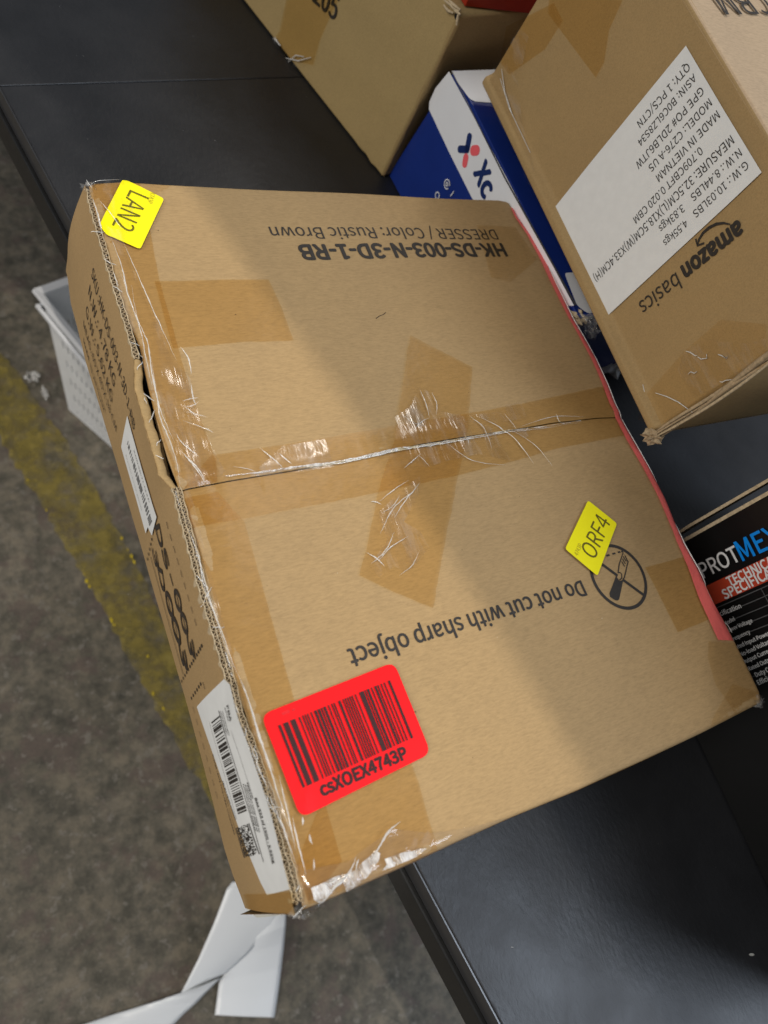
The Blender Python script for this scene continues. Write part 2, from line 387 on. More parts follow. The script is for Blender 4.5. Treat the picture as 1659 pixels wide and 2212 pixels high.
for (u, v, r_) in ((283, 1203, .0042), (289, 1216, .0036), (262, 1165, .0030), (186, 1257, .0045), (193, 1270, .0032), (240, 1342, .0040), (246, 1352, .003), (181, 1243, .002), (100, 1105, .0024), (60, 1040, .002), (275, 1190, .0022), (330, 1500, .003), (352, 1532, .0034), (318, 1420, .0026)):
    c = np.array(fl.at(u, v)); chips.append([c+r_*random.uniform(.5, 1.1)*np.array([math.cos(t)*.7, math.sin(t)*1.3]) for t in np.linspace(0, 2*math.pi, 11, endpoint=False)])
o = polys('floor_marking', chips, fl, .0056, M_chip, None); o['kind'] = 'structure'
# ------------------------------------------------------------------ table
et = np.array([-.1835, .983, 0]); et /= np.linalg.norm(et); es = np.array([et[1], -et[0], 0]); ez = np.array([0, 0, 1.])
TO = np.array([-.0160, .2210, 0])
tb = thing('packing_table', 'black laminate work table with a steel rail, carrying the boxes', 'table')
hull_box('table_top', axbox(TO, es, et, ez, (0, .85), (-1.15, -.0006), (-.018, 0)), M_lam, tb, .0012)
o = hull_box('table_top', axbox(TO, es, et, ez, (0, .85), (.0006, 1.1), (-.018, -.0004)), M_lam, tb, .0012)
mesh('edge_band', [p for p in axbox(TO, es, et, ez, (-.0012, .0002), (-1.15, 1.1), (-.0175, -.0012))], [(0, 3, 2, 1), (4, 5, 6, 7), (0, 1, 5, 4), (1, 2, 6, 5), (2, 3, 7, 6), (3, 0, 4, 7)], M_edge, tb)
hull_box('side_rail', axbox(TO, es, et, ez, (-.0045, .030), (-1.15, 1.1), (-.044, -.0185)), M_rail, tb, .0015)
hull_box('side_rail', axbox(TO, es, et, ez, (.82, .853), (-1.15, 1.1), (-.044, -.0185)), M_rail, tb, .0015)
for (a_, b_) in ((.035, -1.12), (.80, -1.12), (.035, 1.06), (.80, 1.06)):
    hull_box('leg', axbox(TO, es, et, ez, (a_-.02, a_+.02), (b_-.02, b_+.02), (FZ+.001, -.045)), M_rail, tb, .002)
tpl = Plane((0, 0, 0), (1, 0, 0), (0, 0, 1))
M_dust = flat('pale_dust', (.45, .45, .42), .8, .1, .3, 500)
dust = [(tpl.at(1623, 2062), .0017)]+[(tpl.at(1106, 2046), .0006)]
for k in range(80): dust.append(((random.uniform(-.05, .45), random.uniform(-.62, .36)), random.uniform(.00010, .00026)))
DP = []
for c, r_ in dust:
    c = np.array(c); an = random.uniform(0, 3); DP.append([c+r_*np.array([math.cos(t+an)*1.5, math.sin(t)*.8]) for t in np.linspace(0, 2*math.pi, 6, endpoint=False)])
o = polys('dust', DP, tpl, .0003, M_dust, tb); o['kind'] = 'stuff'
# ------------------------------------------------------------------ main box
H = 0.1139
LP = [(192, 396), (198, 425), (210, 470), (226, 520), (232, 535), (250, 604), (274, 674), (290, 712), (303, 743), (311, 775), (316, 803), (326, 847), (341, 907), (364, 986), (388.8, 1055.8), (411, 1117), (433, 1192.5), (452.9, 1295.6), (476.7, 1375), (496.5, 1424.6), (522.9, 1509.7), (552.7, 1601), (574.5, 1684), (598.3, 1745), (618, 1823), (636, 1880), (658, 1958)]
P1 = [(186, 400), (190, 430), (202.6, 475.6), (226.5, 559), (248.3, 634), (271, 704), (289.9, 773), (290.6, 833.5), (303.5, 879), (319.3, 936.7), (335.2, 990), (343.2, 1022), (372.9, 1054), (383, 1096), (401, 1163), (425, 1256), (449, 1335), (472.7, 1414.7), (488.6, 1470), (507, 1549), (534.8, 1617), (562.6, 1694), (582.4, 1754), (608, 1849), (627, 1918), (640, 1975)]
XR = [(1098, 430), (1108, 446), (1120, 470), (1150, 510), (1185, 570), (1218, 640), (1240, 690), (1263, 730), (1290, 780), (1312, 830), (1330, 880), (1348, 920), (1365, 950), (1400, 1010), (1437, 1080), (1462, 1140), (1478, 1175), (1510, 1230), (1540, 1290), (1572, 1345), (1600, 1400), (1625, 1450), (1646, 1495), (1650, 1518)]
TE = [(190, 394), (262, 391), (350, 397), (620, 409), (900, 422), (1080, 429), (1103, 434)]
BE = [(658, 1966), (700, 1950), (830, 1893), (900, 1862), (1000, 1815), (1110, 1765), (1250, 1708), (1400, 1640), (1520, 1583), (1652, 1515)]
SE = [(380, 1060), (500, 1037), (640, 1014), (800, 985), (900, 962), (1000, 945), (1100, 930), (1200, 915), (1290, 905), (1352, 903)]
def prof(px, byy):
    q = np.array([W3(u, v, H)[:2] for u, v in px]); k = 1 if byy else 0
    q = q[np.argsort(q[:, k])]; return lambda t: np.interp(t, q[:, k], q[:, 1-k])
xl, xr, xw = prof(LP, True), prof(XR, True), prof(P1, True)
yt, yb, ys = prof(TE, False), prof(BE, False), prof(SE, False)
def roll(d, r, depth=1.0):
    d = min(max(d, 0.0), r); return -(r-math.sqrt(max(0, r*r-(r-d)**2)))*depth
def hf(x, y):
    h = 0.0007*math.sin(9*x+5*y)+0.0006*math.sin(17*y-6*x+1)+.0004*math.sin(41*x+23*y)
    dl = x-xl(y)
    if dl < 0: h += -.0022-.0012*math.sin(min(1, -dl/.006)*math.pi)
    else: h += roll(dl, .006, .40)
    h += roll(xr(y)-x, .004, .8)+roll(yt(x)-y, .004, .8)+roll(y-yb(x), .004, .8)
    ds = y-ys(x); h += -.0009*math.exp(-(ds/.0022)**2)+.0007*math.exp(-((ds-.004)/.006)**2)*(1 if ds > 0 else .2)
    for (cx_, cy_, sx_, sy_, am_) in ((.20, -.10, .03, .012, -.0009), (.27, -.22, .012, .03, .0007), (.14, -.30, .04, .015, -.0007), (.24, -.36, .02, .02, .0008), (.09, -.12, .02, .04, -.0006)):
        h += am_*math.exp(-((x-cx_)/sx_)**2-((y-cy_)/sy_)**2)
    # dent in the lower left corner and creases
    h += -.0016*math.exp(-(((x-.03)/.05)**2+((y+.415)/.022)**2))
    return h
class TopPlane(Plane):
    def pt(s, a, b, lift=0.0):
        a = min(a, float(xr(b))); b = max(min(b, float(yt(a))), float(yb(a)))
        return Plane.pt(s, a, b, lift)
top = TopPlane((0, 0, H), (1, 0, 0), (0, 0, 1), hf)
box = thing('dresser_carton', 'large brown carton lying across the table edge with red barcode sticker and two yellow stickers', 'cardboard box')
def nonuni(n, k=7, e=.014):
    return np.unique(np.concatenate([np.linspace(0, e, k), np.linspace(e, 1-e, n), np.linspace(1-e, 1, k)]))
def flap(lo, hi):
    def fn(s, t):
        y0 = lo(.17)*(1-t)+hi(.17)*t
        for _ in range(3):
            x = xl(y0)*(1-s)+xr(y0)*s; y0 = lo(x)*(1-t)+hi(x)*t
        return top.pt(x, y0)
    return fn
grid('top_flap', flap(lambda x: ys(x)+.0003, lambda x: yt(x)), 0, 0, M_kraft, box, True, nonuni(64), nonuni(50))
grid('top_flap', flap(lambda x: yb(x), lambda x: ys(x)-.0003), 0, 0, M_kraft, box, True, nonuni(64), nonuni(60))
# side panels
yA, yE = float(yt(0.0)), float(yb(0.02))
BL = [(146, 600), (153, 655), (166, 705), (185, 780), (240, 960), (300, 1165), (345, 1320), (395, 1490), (440, 1655), (484, 1830), (503, 1890), (531, 1966)]
qb = np.array([W3(u, v, 0.001)[:2] for u, v in BL]); qb = qb[np.argsort(qb[:, 1])]
xbot = lambda y: np.interp(y, qb[:, 1], qb[:, 0])
yA2 = float(W3(150, 585, 0.001)[1]); yE2 = float(W3(530, 1962, 0.001)[1])
_yy = np.linspace(-.42, .0, 60); _pf = np.polyfit(_yy, [xw(q) for q in _yy], 2); xws = lambda y: np.polyval(_pf, y)
WT = H-.0022
def left_pt(t, s):     # t along (0 back .. 1 front), s down
    y = (yA*(1-t)+yE*t)*(1-s)+(max(yA2, yA)*(1-t)+yE2*t)*s
    x = xws(y)*(1-s)+xbot(y)*s+(xw(y)-xws(y))*(1-s)**5
    x += -.0018*math.sin(math.pi*s)*(1+.3*math.sin(9*t))-.0015*math.exp(-((t-.02)/.05)**2)*math.sin(math.pi*min(1, s*1.2))
    return np.array([x+.00008*math.sin(50*t+8*s), y, WT*(1-s)+.001*s])
left = grid('side_panel', left_pt, 120, 18, M_kraft, box)
side = Plane(np.array([0.0, 0, 0]), (0, -1, 0), (-1, 0, 0))
def side_h(a, b):      # a = -y, b = ? -> distance of the bulged panel from its flat plane
    y = -a; z = abs(b)
    s = min(1, max(0, (WT-z)/(WT-.001))); t = min(1, max(0, (yA-y)/(yA-yE)))
    p = left_pt(t, s); return -p[0]
side.hf = side_h
if side.e2[2] < 0: pass
def wall(name, f, n, m):
    return grid(name, f, n, m, M_kraft, box)
def rightw(t, s):
    y = yt(.34)*(1-t)+yb(.34)*t; x = xr(y)-.0003
    bulge = .0035*math.exp(-((t-.93)/.07)**2)*math.sin(math.pi*min(1, s*3+.1))
    return np.array([x*(1-s)+min(x, .338)*s+bulge-.0015*s, y, (H-.0032)*(1-s)+.001*s])
wall('side_panel', rightw, 90, 12)
wall('end_panel', lambda t, s: np.array([xw(yE)*(1-t)+xr(yb(.34))*t, yb(xw(yE)*(1-t)+xr(yb(.34))*t)*(1-s)+min(yE2, yE)*s*1.0, (H-.0032)*(1-s)+.001*s]), 60, 8)
wall('end_panel', lambda t, s: np.array([xw(yA)*(1-t)+xr(yt(.33))*t, yt(xw(yA)*(1-t)+xr(yt(.33))*t), (H-.0032)*(1-s)+.001*s]), 60, 8)
mesh('bottom_panel', [(xbot(yE2)+.001, yE2, .0012), (.334, yE2, .0012), (.334, yA, .0012), (xbot(yA)+.001, yA, .0012)], [(0, 1, 2, 3)], M_dark, box)
# cut double-wall board along the open left edge: liners and wavy flutes
def strip(V, F, pts, th, z0, z1):
    b = len(V); n = len(pts); Pn = np.array(pts)
    T = np.gradient(Pn, axis=0); T /= (np.linalg.norm(T, axis=1)[:, None]+1e-12); Nn = np.c_[T[:, 1], -T[:, 0]]
    for i in range(n):
        zz = z1[i] if hasattr(z1, '__len__') else z1
        for sgn in (-1, 1):
            q = Pn[i]+Nn[i]*th/2*sgn
            V += [(q[0], q[1], zz), (q[0], q[1], z0)]
    for i in range(n-1):
        a = b+4*i; c = a+4
        F += [(a, a+2, c+2, c), (a, c, c+1, a+1), (a+2, a+3, c+3, c+2)]
yc0 = float(W3(*P1[6], H)[1]); yc1 = float(W3(372, 1052, H)[1])
def edge_run(ya, yb_, rows, wdt):
    Y = np.arange(ya, yb_, -.00033); V = []; F = []; V2 = []; F2 = []
    ztop = WT+.0012
    lin = [0.0002+k*wdt/rows for k in range(rows+1)]
    for k, off in enumerate(lin):
        Yl = Y[::6]; strip(V, F, [(xw(y)+off+.0002*math.sin(y*700+k*3), y) for y in Yl], .00042, ztop-.007, [ztop+.0003*math.sin(y*500+k*2)+random.uniform(-.0002, .0002) for y in Yl])
    for k in range(rows):
        c = (lin[k]+lin[k+1])/2; amp = (wdt/rows)/2-.0003
        pitch = .0031 if rows == 1 or k == 0 else .0026
        pts = [(xw(y)+c+amp*math.sin(2*math.pi*y/pitch+.6*math.sin(y*60)), y) for y in Y]
        strip(V2, F2, pts, .00036, ztop-.007, [ztop-.0003+.0003*math.sin(y*330) for y in Y])
    a = mesh('corrugated_edge', V, F, M_liner, box); b = mesh('flute', V2, F2, M_flute, a)
edge_run(yA-.004, yc0, 1, .0030)
edge_run(yc1, yE+.004, 2, .0046)
# crushed folded liner between
def crush(t, s):
    y = yc0*(1-t)+yc1*t; a = math.pi*s
    ww = .0036+.0012*math.sin(math.pi*t)+.0003*math.sin(23*t)
    return np.array([xw(y)+ww*(1-math.cos(a))/2*1.35+.00012*math.sin(70*t), y, WT-.0006+.0014*math.sin(a)-.004*(s**3)+.0002*math.sin(37*t+5*s)])
grid('crushed_edge', crush, 90, 10, M_kraft3, box)
# printing on the flaps
c1 = crop(0, 0, 1659/1512); c2 = crop(1512, 0, 1659/1512); c5 = crop(1000, 2500, 1659/800); c6 = crop(2300, 1900, 1601/724)
cm = crop(1500, 1400, 1.659); cl = crop(250, 650, 2.765); c8 = crop(2150, 0, 1487/874); c7 = crop(1500, 200, 1659/900)
cc = crop(1000, 3000, 1659/900); cs3 = crop(500, 2000, 2.765); cs2 = crop(300, 1400, 2.765); cs4 = crop(700, 2600, 2.765)
text('HK-DS-003-N-3D-1-RB', (1090, 539), (649, 545), top, M_ink, box, .95, .038, .0003)
text('DRESSER / Color: Rustic Brown', (1073, 506), (584, 503), top, M_ink, box, 1.0, .0, .0003)
text('Do not cut with sharp object', (1259, 1271), (755, 1424), top, M_ink, box, 1.06, .018, .0003)
# do-not-cut symbol
ctr = np.array(top.at(1335, 1246)); e_ = [np.array(top.at(*p)) for p in ((1277, 1225), (1394, 1275), (1312, 1180), (1352, 1318))]
rad = np.mean([np.linalg.norm(e-ctr) for e in e_])
sym = strokes('warning_symbol', [[ctr+rad*np.array([math.cos(a), math.sin(a)]) for a in np.linspace(0, 2*math.pi, 64, endpoint=False)]], top, .0003, M_ink, box, .0023, True)
def T6(*L): return [np.array(top.at(*c6(x, y))) for x, y in L]
strokes('symbol_stroke', [T6((60, 650), (285, 815)), T6((330, 848), (520, 985))], top, .0003, M_ink, sym, .0021)
polys('knife_handle', [T6((272, 815), (300, 862), (335, 850), (297, 1020), (285, 1032), (262, 1030), (216, 1000), (212, 968), (240, 900))], top, .0003, M_ink, sym)
strokes('knife_blade', [T6((290, 790), (300, 715), (335, 612), (378, 690), (345, 830), (330, 850)), T6((335, 645), (362, 690)), T6((328, 665), (355, 712)), T6((322, 690), (348, 735)), T6((290, 790), (305, 785), (322, 800), (322, 835), (300, 855)), T6((375, 690), (352, 640))], top, .0003, M_ink, sym, .0008)
strokes('dashed_line', [T6((188, 642), (215, 633)), T6((240, 626), (266, 618)), T6((288, 612), (310, 606)), T6((318, 604), (333, 602))], top, .0003, M_ink, sym, .0012)
strokes('pen_mark', [T6((-1000, -730), (-985, -738), (-972, -742))] if False else [[np.array(top.at(*p)) for p in ((812, 688), (820, 682), (828, 679), (834, 674))]], top, .0003, M_inkside, box, .0004)
for k in range(12):
    c = np.array((random.uniform(.03, .30), random.uniform(-.40, -.02))); r_ = random.uniform(.0002, .00045)
    polys('speck', [[c+r_*np.array([math.cos(t)*random.uniform(.5, 1.6), math.sin(t)]) for t in np.linspace(0, 2*math.pi, 7, endpoint=False)]], top, .0003, random.choice([M_inkside, M_dark, M_liner]), box)
# packing tape
seam_t = [(455, 984), (560, 968), (700, 947), (830, 925), (1000, 897), (1150, 870), (1325, 832), (1352, 905), (1366, 940), (1200, 972), (1090, 1003), (985, 1030), (800, 1068), (650, 1097), (540, 1119), (412, 1140), (394, 1060)]
psheet('packing_tape', seam_t, top, .0009, M_tape, box, ragged=.00012)
psheet('packing_tape', [(196, 398), (300, 396), (312, 430), (328, 520), (345, 606), (372, 700), (400, 800), (430, 895), (466, 990), (470, 1040), (388, 1056), (323, 847), (258, 634), (212, 500)], top, .0005, M_tape, box, ragged=.0001)
psheet('packing_tape', [(400, 1075), (470, 1062), (528, 1128), (570, 1280), (632, 1500), (700, 1720), (742, 1860), (668, 1950), (620, 1815), (560, 1620), (500, 1425), (440, 1215)], top, .0005, M_tape, box, ragged=.0001)
psheet('packing_tape', [(334, 607), (580, 605), (606, 660), (634, 735), (520, 738), (374, 751)], top, .0007, M_tape, box, ragged=.0001)
psheet('packing_tape', [(885, 725), (1018, 795), (1012, 880), (1003, 965), (985, 1035), (960, 1170), (934, 1314), (850, 1280), (775, 1244), (798, 1150), (822, 1040), (850, 950), (862, 870)], top, .0012, M_tape, box, ragged=.00025)
psheet('packing_tape', [(1392, 1227), (1470, 1205), (1492, 1204), (1556, 1328), (1463, 1366), (1430, 1300)], top, .0007, M_tape, box, ragged=.0001)
psheet('packing_tape', [(1530, 1385), (1590, 1390), (1645, 1495), (1640, 1522), (1590, 1545), (1545, 1480), (1528, 1420)], top, .0005, M_tape2, box, ragged=.0001)
psheet('packing_tape', [(1580, 1478), (1648, 1500), (1648, 1518), (1535, 1572), (1538, 1550)], top, .0011, M_tape2, box, ragged=.0001)
psheet('packing_tape', [(885, 1640), (905, 1690), (925, 1760), (950, 1836), (900, 1860), (760, 1918), (670, 1955), (640, 1870), (700, 1720), (760, 1700)], top, .0008, M_tape, box, ragged=.0001)
psheet('packing_tape', [(1030, 486), (1112, 490), (1160, 560), (1102, 610), (1060, 600), (1045, 545)], top, .0006, M_tape2, box, ragged=.0001)
psheet('packing_tape', [(200, 397), (372, 399), (360, 412), (330, 425), (312, 432), (250, 440), (205, 470)], top, .0008, M_tape2, box)
psheet('packing_tape', [(1180, 1080), (1246, 1060), (1330, 1210), (1262, 1236)], top, .0003, film('faint_tape', (.985, .965, .93), .012, .3, 0, 60, .15), box) if False else None
# red tape wrapped round the right-hand edge
inner_w = [(0, 3), (440, 5), (520, 10), (600, 13), (700, 10), (800, 12), (900, 13), (950, 16), (1080, 15), (1150, 14), (1200, 18), (1300, 30), (1350, 34), (1385, 35)]
def rw(v): return np.interp(v, [a for a, b in inner_w], [b for a, b in inner_w])*1.15+2.5
edgeY = np.array([v for u, v in XR]); edgeU = np.array([u for u, v in XR])
RT = []; vv = np.linspace(452, 1385, 150)
jit = np.cumsum(rng.normal(0, .25, 150)); jit -= np.linspace(0, jit[-1], 150)
def redf(t, s):
    v = 452+(1385-452)*t; u = np.interp(v, edgeY, edgeU); k = int(t*149)
    if s < .5:
        a, b = top.at(u-(rw(v)+jit[k]*.5)*(1-s*2), v-(2*(1-s*2)))
        p = top.pt(min(a, float(xr(b))), b, .0013)
    else:
        a, b = top.at(u, v); q = (s-.5)*2; p = top.pt(float(xr(b)), b, .0013)
        p = p+np.array([.0030*math.sin(min(1, q*5)*1.57)*(1-.5*q)+.0005*math.sin(v*.06), 0, -.0006-.022*q])
    return p
grid('red_tape', redf, 0, 0, M_redtape, box, True, np.linspace(0, 1, 150), np.concatenate([np.linspace(0, .5, 5), np.linspace(.52, 1, 7)]))
tubes('tape_crease', [[redf(t, .36+.05*math.sin(9*t*3+k)+k*.06)+np.array([0, 0, .0004]) for t in np.linspace(a, b, 40)] for k, (a, b) in enumerate([(.03, .35), (.33, .62), (.60, .98), (.70, .97)])], .00042, M_crease, box)
# stickers
_sc = top.at(*c5(398, 1255))
st = psheet('barcode_sticker', [(562, 1545), (848, 1432), (929, 1628), (649, 1768)], top, .0016, M_red, box, r=.0055, cell=.003, disp=lambda a, b: .0005*math.exp(-((a-_sc[0]-.10*(b-_sc[1]))/.0012)**2)*(1 if b < _sc[1] else 0)); st['label'] = 'red rectangular sticker with a wide barcode'
q = [top.at(*c5(x, y)) for x, y in ((190, 745), (1105, 375), (1297, 840), (393, 1252))]
barcode('barcode', q, top, .0021, M_inkred, st, 100, 5, 4)
text('csXOEX4743P', c5(540, 1268), c5(1232, 960), top, M_inkred, st, 1.0, .05, .0018)
polys('smudge', [roundpoly([np.array(top.at(*c5(x, y))) for x, y in ((215, 640), (280, 612), (290, 640), (225, 662))], .002), roundpoly([np.array(top.at(*c5(x, y))) for x, y in ((300, 612), (330, 600), (332, 620), (306, 630))], .001)], top, .0018, M_reds, st)
st = psheet('yellow_sticker', [cl(645, 178), cl(1090, 400), cl(832, 936), cl(470, 775), cl(392, 658)], top, .0019, M_yellow, box, r=.0022, cell=.005); st['label'] = 'yellow sticker printed LAN2 at the corner'
text('LAN2', cl(822, 350), cl(632, 722), top, M_yink, st, 1.15, .0, .0021)
text('4743P', cl(968, 335), cl(932, 452), top, M_yinkf, st, 1.1, 0, .0021)
st = psheet('yellow_sticker', [cm(1340, 955), cm(1530, 1105), cm(1400, 1448), cm(1188, 1272)], top, .0016, M_yellow, box, r=.0022, cell=.005); st['label'] = 'yellow sticker printed ORF4 beside the knife symbol'
text('ORF4', cm(1335, 1312), cm(1442, 1068), top, M_yink, st, 1.1, 0, .0018)
text('4743P', cm(1258, 1312), cm(1288, 1242), top, M_yinkf, st, 1.2, 0, .0018)
# printing and labels on the left side panel
sc = {}
def SA(u, v):          # photograph point -> coordinates on the bulged left panel
    a, b = side.at(u, v)
    for _ in range(4):
        h = side_h(a, b); pl = Plane(np.array([-h, 0, 0]), (0, -1, 0), (-1, 0, 0)); a, b = pl.at(u, v)
    return a, b
class SideSurf:
    n = side.n
    def at(s, u, v): return SA(u, v)
    def pt(s, a, b, lift=0): return side.pt(a, b, lift)
ss = SideSurf()
text('SKU :HK-DS-003-N-3D-1-RB', cl(318, 1150), cs2(640, 780), ss, M_inkside, box, 1.25, -.004, .0005)
text('N.W.: 4.78 KG', cl(285, 1350), cs2(425, 300), ss, M_inkside, box, 1.1, -.004, .0005)
text('G.W.: 5.62 KG', cl(255, 1560), cs2(395, 470), ss, M_inkside, box, 1.1, -.004, .0005)
text('MEAS.:60 X 40 X 18 CM', cl(225, 1720), cs2(440, 800), ss, M_inkside, box, 1.0, -.004, .0005)
text('MADE IN VIETNAM', cl(225, 1900), cs2(310, 600), ss, M_inkside, box, .9, -.004, .0005)
def mids(a, b, n=12): return [tuple(np.array(a)*(1-t)+np.array(b)*t) for t in np.linspace(0, 1, n)]
def slash_text(s_, pl_, pr_, k):
    text(s_, pl_, pr_, ss, M_inkside, box, k, .01, .0005)
for ch, a_, b_ in (('D', (332, 185), (385, 425)), ('S', (398, 430), (452, 658)), ('0', (545, 885), (576, 1128)), ('0', (614, 1135), (646, 1370)), ('3', (686, 1385), (718, 1615)),
                   ('3', (296, 440), (336, 645)), ('D', (362, 652), (405, 905)), ('0', (452, 915), (486, 1180)), ('0', (526, 1190), (558, 1460)), ('3', (598, 1475), (636, 1740))):
    text(ch, cs3(*a_), cs3(*b_), ss, M_inkside, box, .60, .012, .0005)
strokes('printed_text', [mids(SA(*cs3(472, 712)), SA(*cs3(508, 848)))], ss, .0005, M_inkside, box, .0016)
sl = []
for (x, y) in ((560, 1005), (630, 1250), (465, 1045), (540, 1320)):
    sl.append([SA(*cs3(x-14, y-70)), SA(*cs3(x+14, y+70))])
strokes('slash', sl, ss, .0005, M_inkside, box, .0013)
strokes('underline', [mids(SA(*cs3(262, 530)), SA(*cs3(618, 1812)))], ss, .0005, M_inkside, box, .0010)
dash = []
for k in range(9):
    t0 = k/9; p = np.array([435, 150])*(1-t0)+np.array([780, 1335])*t0; p2 = p+np.array([20, 75]); dash.append([SA(*cs3(*p)), SA(*cs3(*p2))])
for k in range(8):
    t0 = k/8; p = np.array([170, 500])*(1-t0)+np.array([455, 1560])*t0; p2 = p+np.array([20, 70]); dash.append([SA(*cs4(*p)), SA(*cs4(*p2))])
strokes('dashed_line', dash, ss, .0005, M_inkside, box, .0007)
dots = []
def dotrow(f, a, b, n):
    for k in range(n):
        t0 = k/(n-1); p = np.array(a)*(1-t0)+np.array(b)*t0; c = np.array(SA(*f(*p))); dots.append([c+np.array([.0011*math.cos(q_), .0014*math.sin(q_)]) for q_ in np.linspace(0, 2*math.pi, 10, endpoint=False)])
dotrow(cs3, (820, 1500), (600, 1885), 13); dotrow(cs3, (808, 1915), (708, 2070), 6); dotrow(cs3, (275, 340), (228, 555), 5)
polys('dot', dots, ss, .0005, M_inkside, box)
strokes('corner_mark', [[SA(*cs3(832, 1895)), SA(*cs3(853, 1970))]], ss, .0005, M_inkside, box, .0008)
def slabel(name, pts, f, lift=.0008, r=.001):
    P = [np.array(SA(*f(*p))) for p in pts]; return sheet(name, roundpoly(P, r), ss, lift, M_label, box, .006)
lb = slabel('small_label', [(570, 650), (890, 1755), (838, 1958), (793, 1865), (770, 1935), (503, 995)], cs2); lb['label'] = 'white barcode label folded near the middle of the side'
q = [SA(*cs2(x, y)) for x, y in ((583, 925), (843, 1800), (815, 1852), (572, 965))]
barcode('barcode', q, ss, .0011, M_grayink, lb, 100, 3, 3)
text('X003K7LQ2P', cs2(645, 1020), cs2(815, 1600), ss, M_grayink, lb, .45, 0, .0011)
text('DRESSER, RUSTIC BROWN', cs2(560, 1080), cs2(730, 1680), ss, M_grayink, lb, .55, 0, .0011)
# shipping label
lb = slabel('shipping_label', [(490, 178), (515, 215), (660, 640), (1010, 1650), (1190, 2300), (1240, 2720)], cs4) if False else None
lab = [(487, 1466), (500, 1478), (629, 1920), (580, 1932), (566, 1905), (428, 1526)]
P = [np.array(SA(*p)) for p in lab]
lb = sheet('shipping_label', P, ss, .0008, M_label, box, .006); lb['label'] = 'long white shipping label with barcode at the lower end of the side'
q = [SA(*cs4(x, y)) for x, y in ((470, 598), (775, 1640), (680, 1678), (385, 668))]
barcode('barcode', q, ss, .0011, M_ink, lb, 120, 9, 4)
text('FBA', cs4(560, 485), cs4(598, 655), ss, M_ink, lb, 1.0, .02, .0011)
text('Box 923 of 1900 - 5.62kg', cs4(872, 1490), cs4(1070, 2200), ss, M_ink, lb, 1.3, .025, .0011)
strokes('rule_line', [mids(SA(*cs4(858, 1490)), SA(*cs4(1052, 2215))), mids(SA(*cs4(470, 550)), SA(*cs4(955, 2190))), mids(SA(*cs4(600, 760)), SA(*cs4(845, 1500))), mids(SA(*cs4(362, 665)), SA(*cs4(660, 1720)))], ss, .0011, M_ink, lb, [.0004, .0007, .0003, .0003])
text('SHIP FROM:', cs4(535, 510), cs4(575, 660), ss, M_ink, lb, 1.0, .02, .0011)
text('SHIP TO:', cs4(780, 1320), cs4(835, 1500), ss, M_ink, lb, 1.0, .02, .0011)
text('PLEASE LEAVE THIS LABEL UNCOVERED', cs4(400, 1020), cs4(640, 1890), ss, M_ink, lb, 1.2, .02, .0011)
for k_ in range(3):
    text('United States 92571', cs4(505+k_*22-40, 540+k_*5), cs4(580+k_*22-40, 800+k_*5), ss, M_ink, lb, 1.0, .02, .0011)
    text('Fulfillment Center 24208 CA', cs4(735+k_*22, 1340+k_*8), cs4(870+k_*22, 1850+k_*8), ss, M_ink, lb, 1.0, .02, .0011)
text('FBA STA (08/21)-1U000923', cs4(510, 1310), cs4(650, 1730), ss, M_ink, lb, 1.0, .02, .0011)
# stacked code block beside the bars
q = [np.array(SA(*cs4(x, y))) for x, y in ((650, 1820), (800, 1765), (915, 2100), (740, 2142))]
def bl(a, b): return q[0]*(1-a)*(1-b)+q[1]*a*(1-b)+q[2]*a*b+q[3]*(1-a)*b
PP = []
for i in range(18):
    for j in range(34):
        if (i < 2 or i > 15) and j % 34 < 33: PP.append([bl(i/18, j/34), bl((i+.75)/18, j/34), bl((i+.75)/18, (j+1)/34), bl(i/18, (j+1)/34)]) if i in (0, 1, 16, 17) and i != 16 else None
        elif random.random() < .5: PP.append([bl(i/18, j/34), bl((i+1)/18, j/34), bl((i+1)/18, (j+1)/34), bl(i/18, (j+1)/34)])
polys('stacked_code', [p for p in PP if p], ss, .0011, M_ink, lb)
# tape on the side panel
def stape(D, lift=.0012):
    P = [np.array(SA(*d)) for d in D]; sheet('packing_tape', P, ss, lift, M_tape, box, .008)
stape([(530, 1930), (640, 1925), (645, 1972), (560, 1980), (540, 1968)])
# shrink film over the open edge
fd = lambda a, b: .0005*math.sin(a*310+b*90)+.0004*math.sin(b*260+a*50)
psheet('shrink_film', [(196, 402), (230, 396), (262, 395), (290, 450), (266, 529), (315, 640), (381, 783), (410.6, 820), (430, 903), (458, 972), (484, 1022), (470, 1042), (400, 1060), (388, 1045), (366, 986), (342, 907), (326, 847), (300, 763), (259, 634), (219, 520)], top, .0022, M_film, box, cell=.004, disp=fd)
psheet('shrink_film', [(372, 1058), (410, 1062), (440, 1180), (480, 1340), (530, 1500), (590, 1680), (650, 1870), (676, 1948), (658, 1960), (618, 1823), (574, 1684), (523, 1510), (477, 1375), (433, 1192)], top, .0021, M_film, box, cell=.004, disp=fd)
psheet('shrink_film', [(640, 1968), (655, 1880), (750, 1862), (850, 1790), (930, 1800), (1000, 1790), (1100, 1766), (900, 1862), (700, 1950)], top, .0020, M_filmlite, box, cell=.005, disp=fd)
psheet('milky_glare_film', [cc(*p) for p in ((405, 915), (560, 845), (730, 785), (885, 640), (918, 665), (905, 720), (820, 830), (680, 945), (640, 880), (490, 1045), (430, 1000))], top, .0026, M_milky, box, cell=.003, ragged=.0004, disp=fd)  # lamp glare on the corner film, put into the sheet's white
psheet('milky_glare_film', [cc(*p) for p in ((945, 705), (1085, 655), (1250, 628), (1180, 690), (1080, 730), (930, 790), (960, 745))], top, .0026, M_milky, box, cell=.003, ragged=.0003, disp=fd)
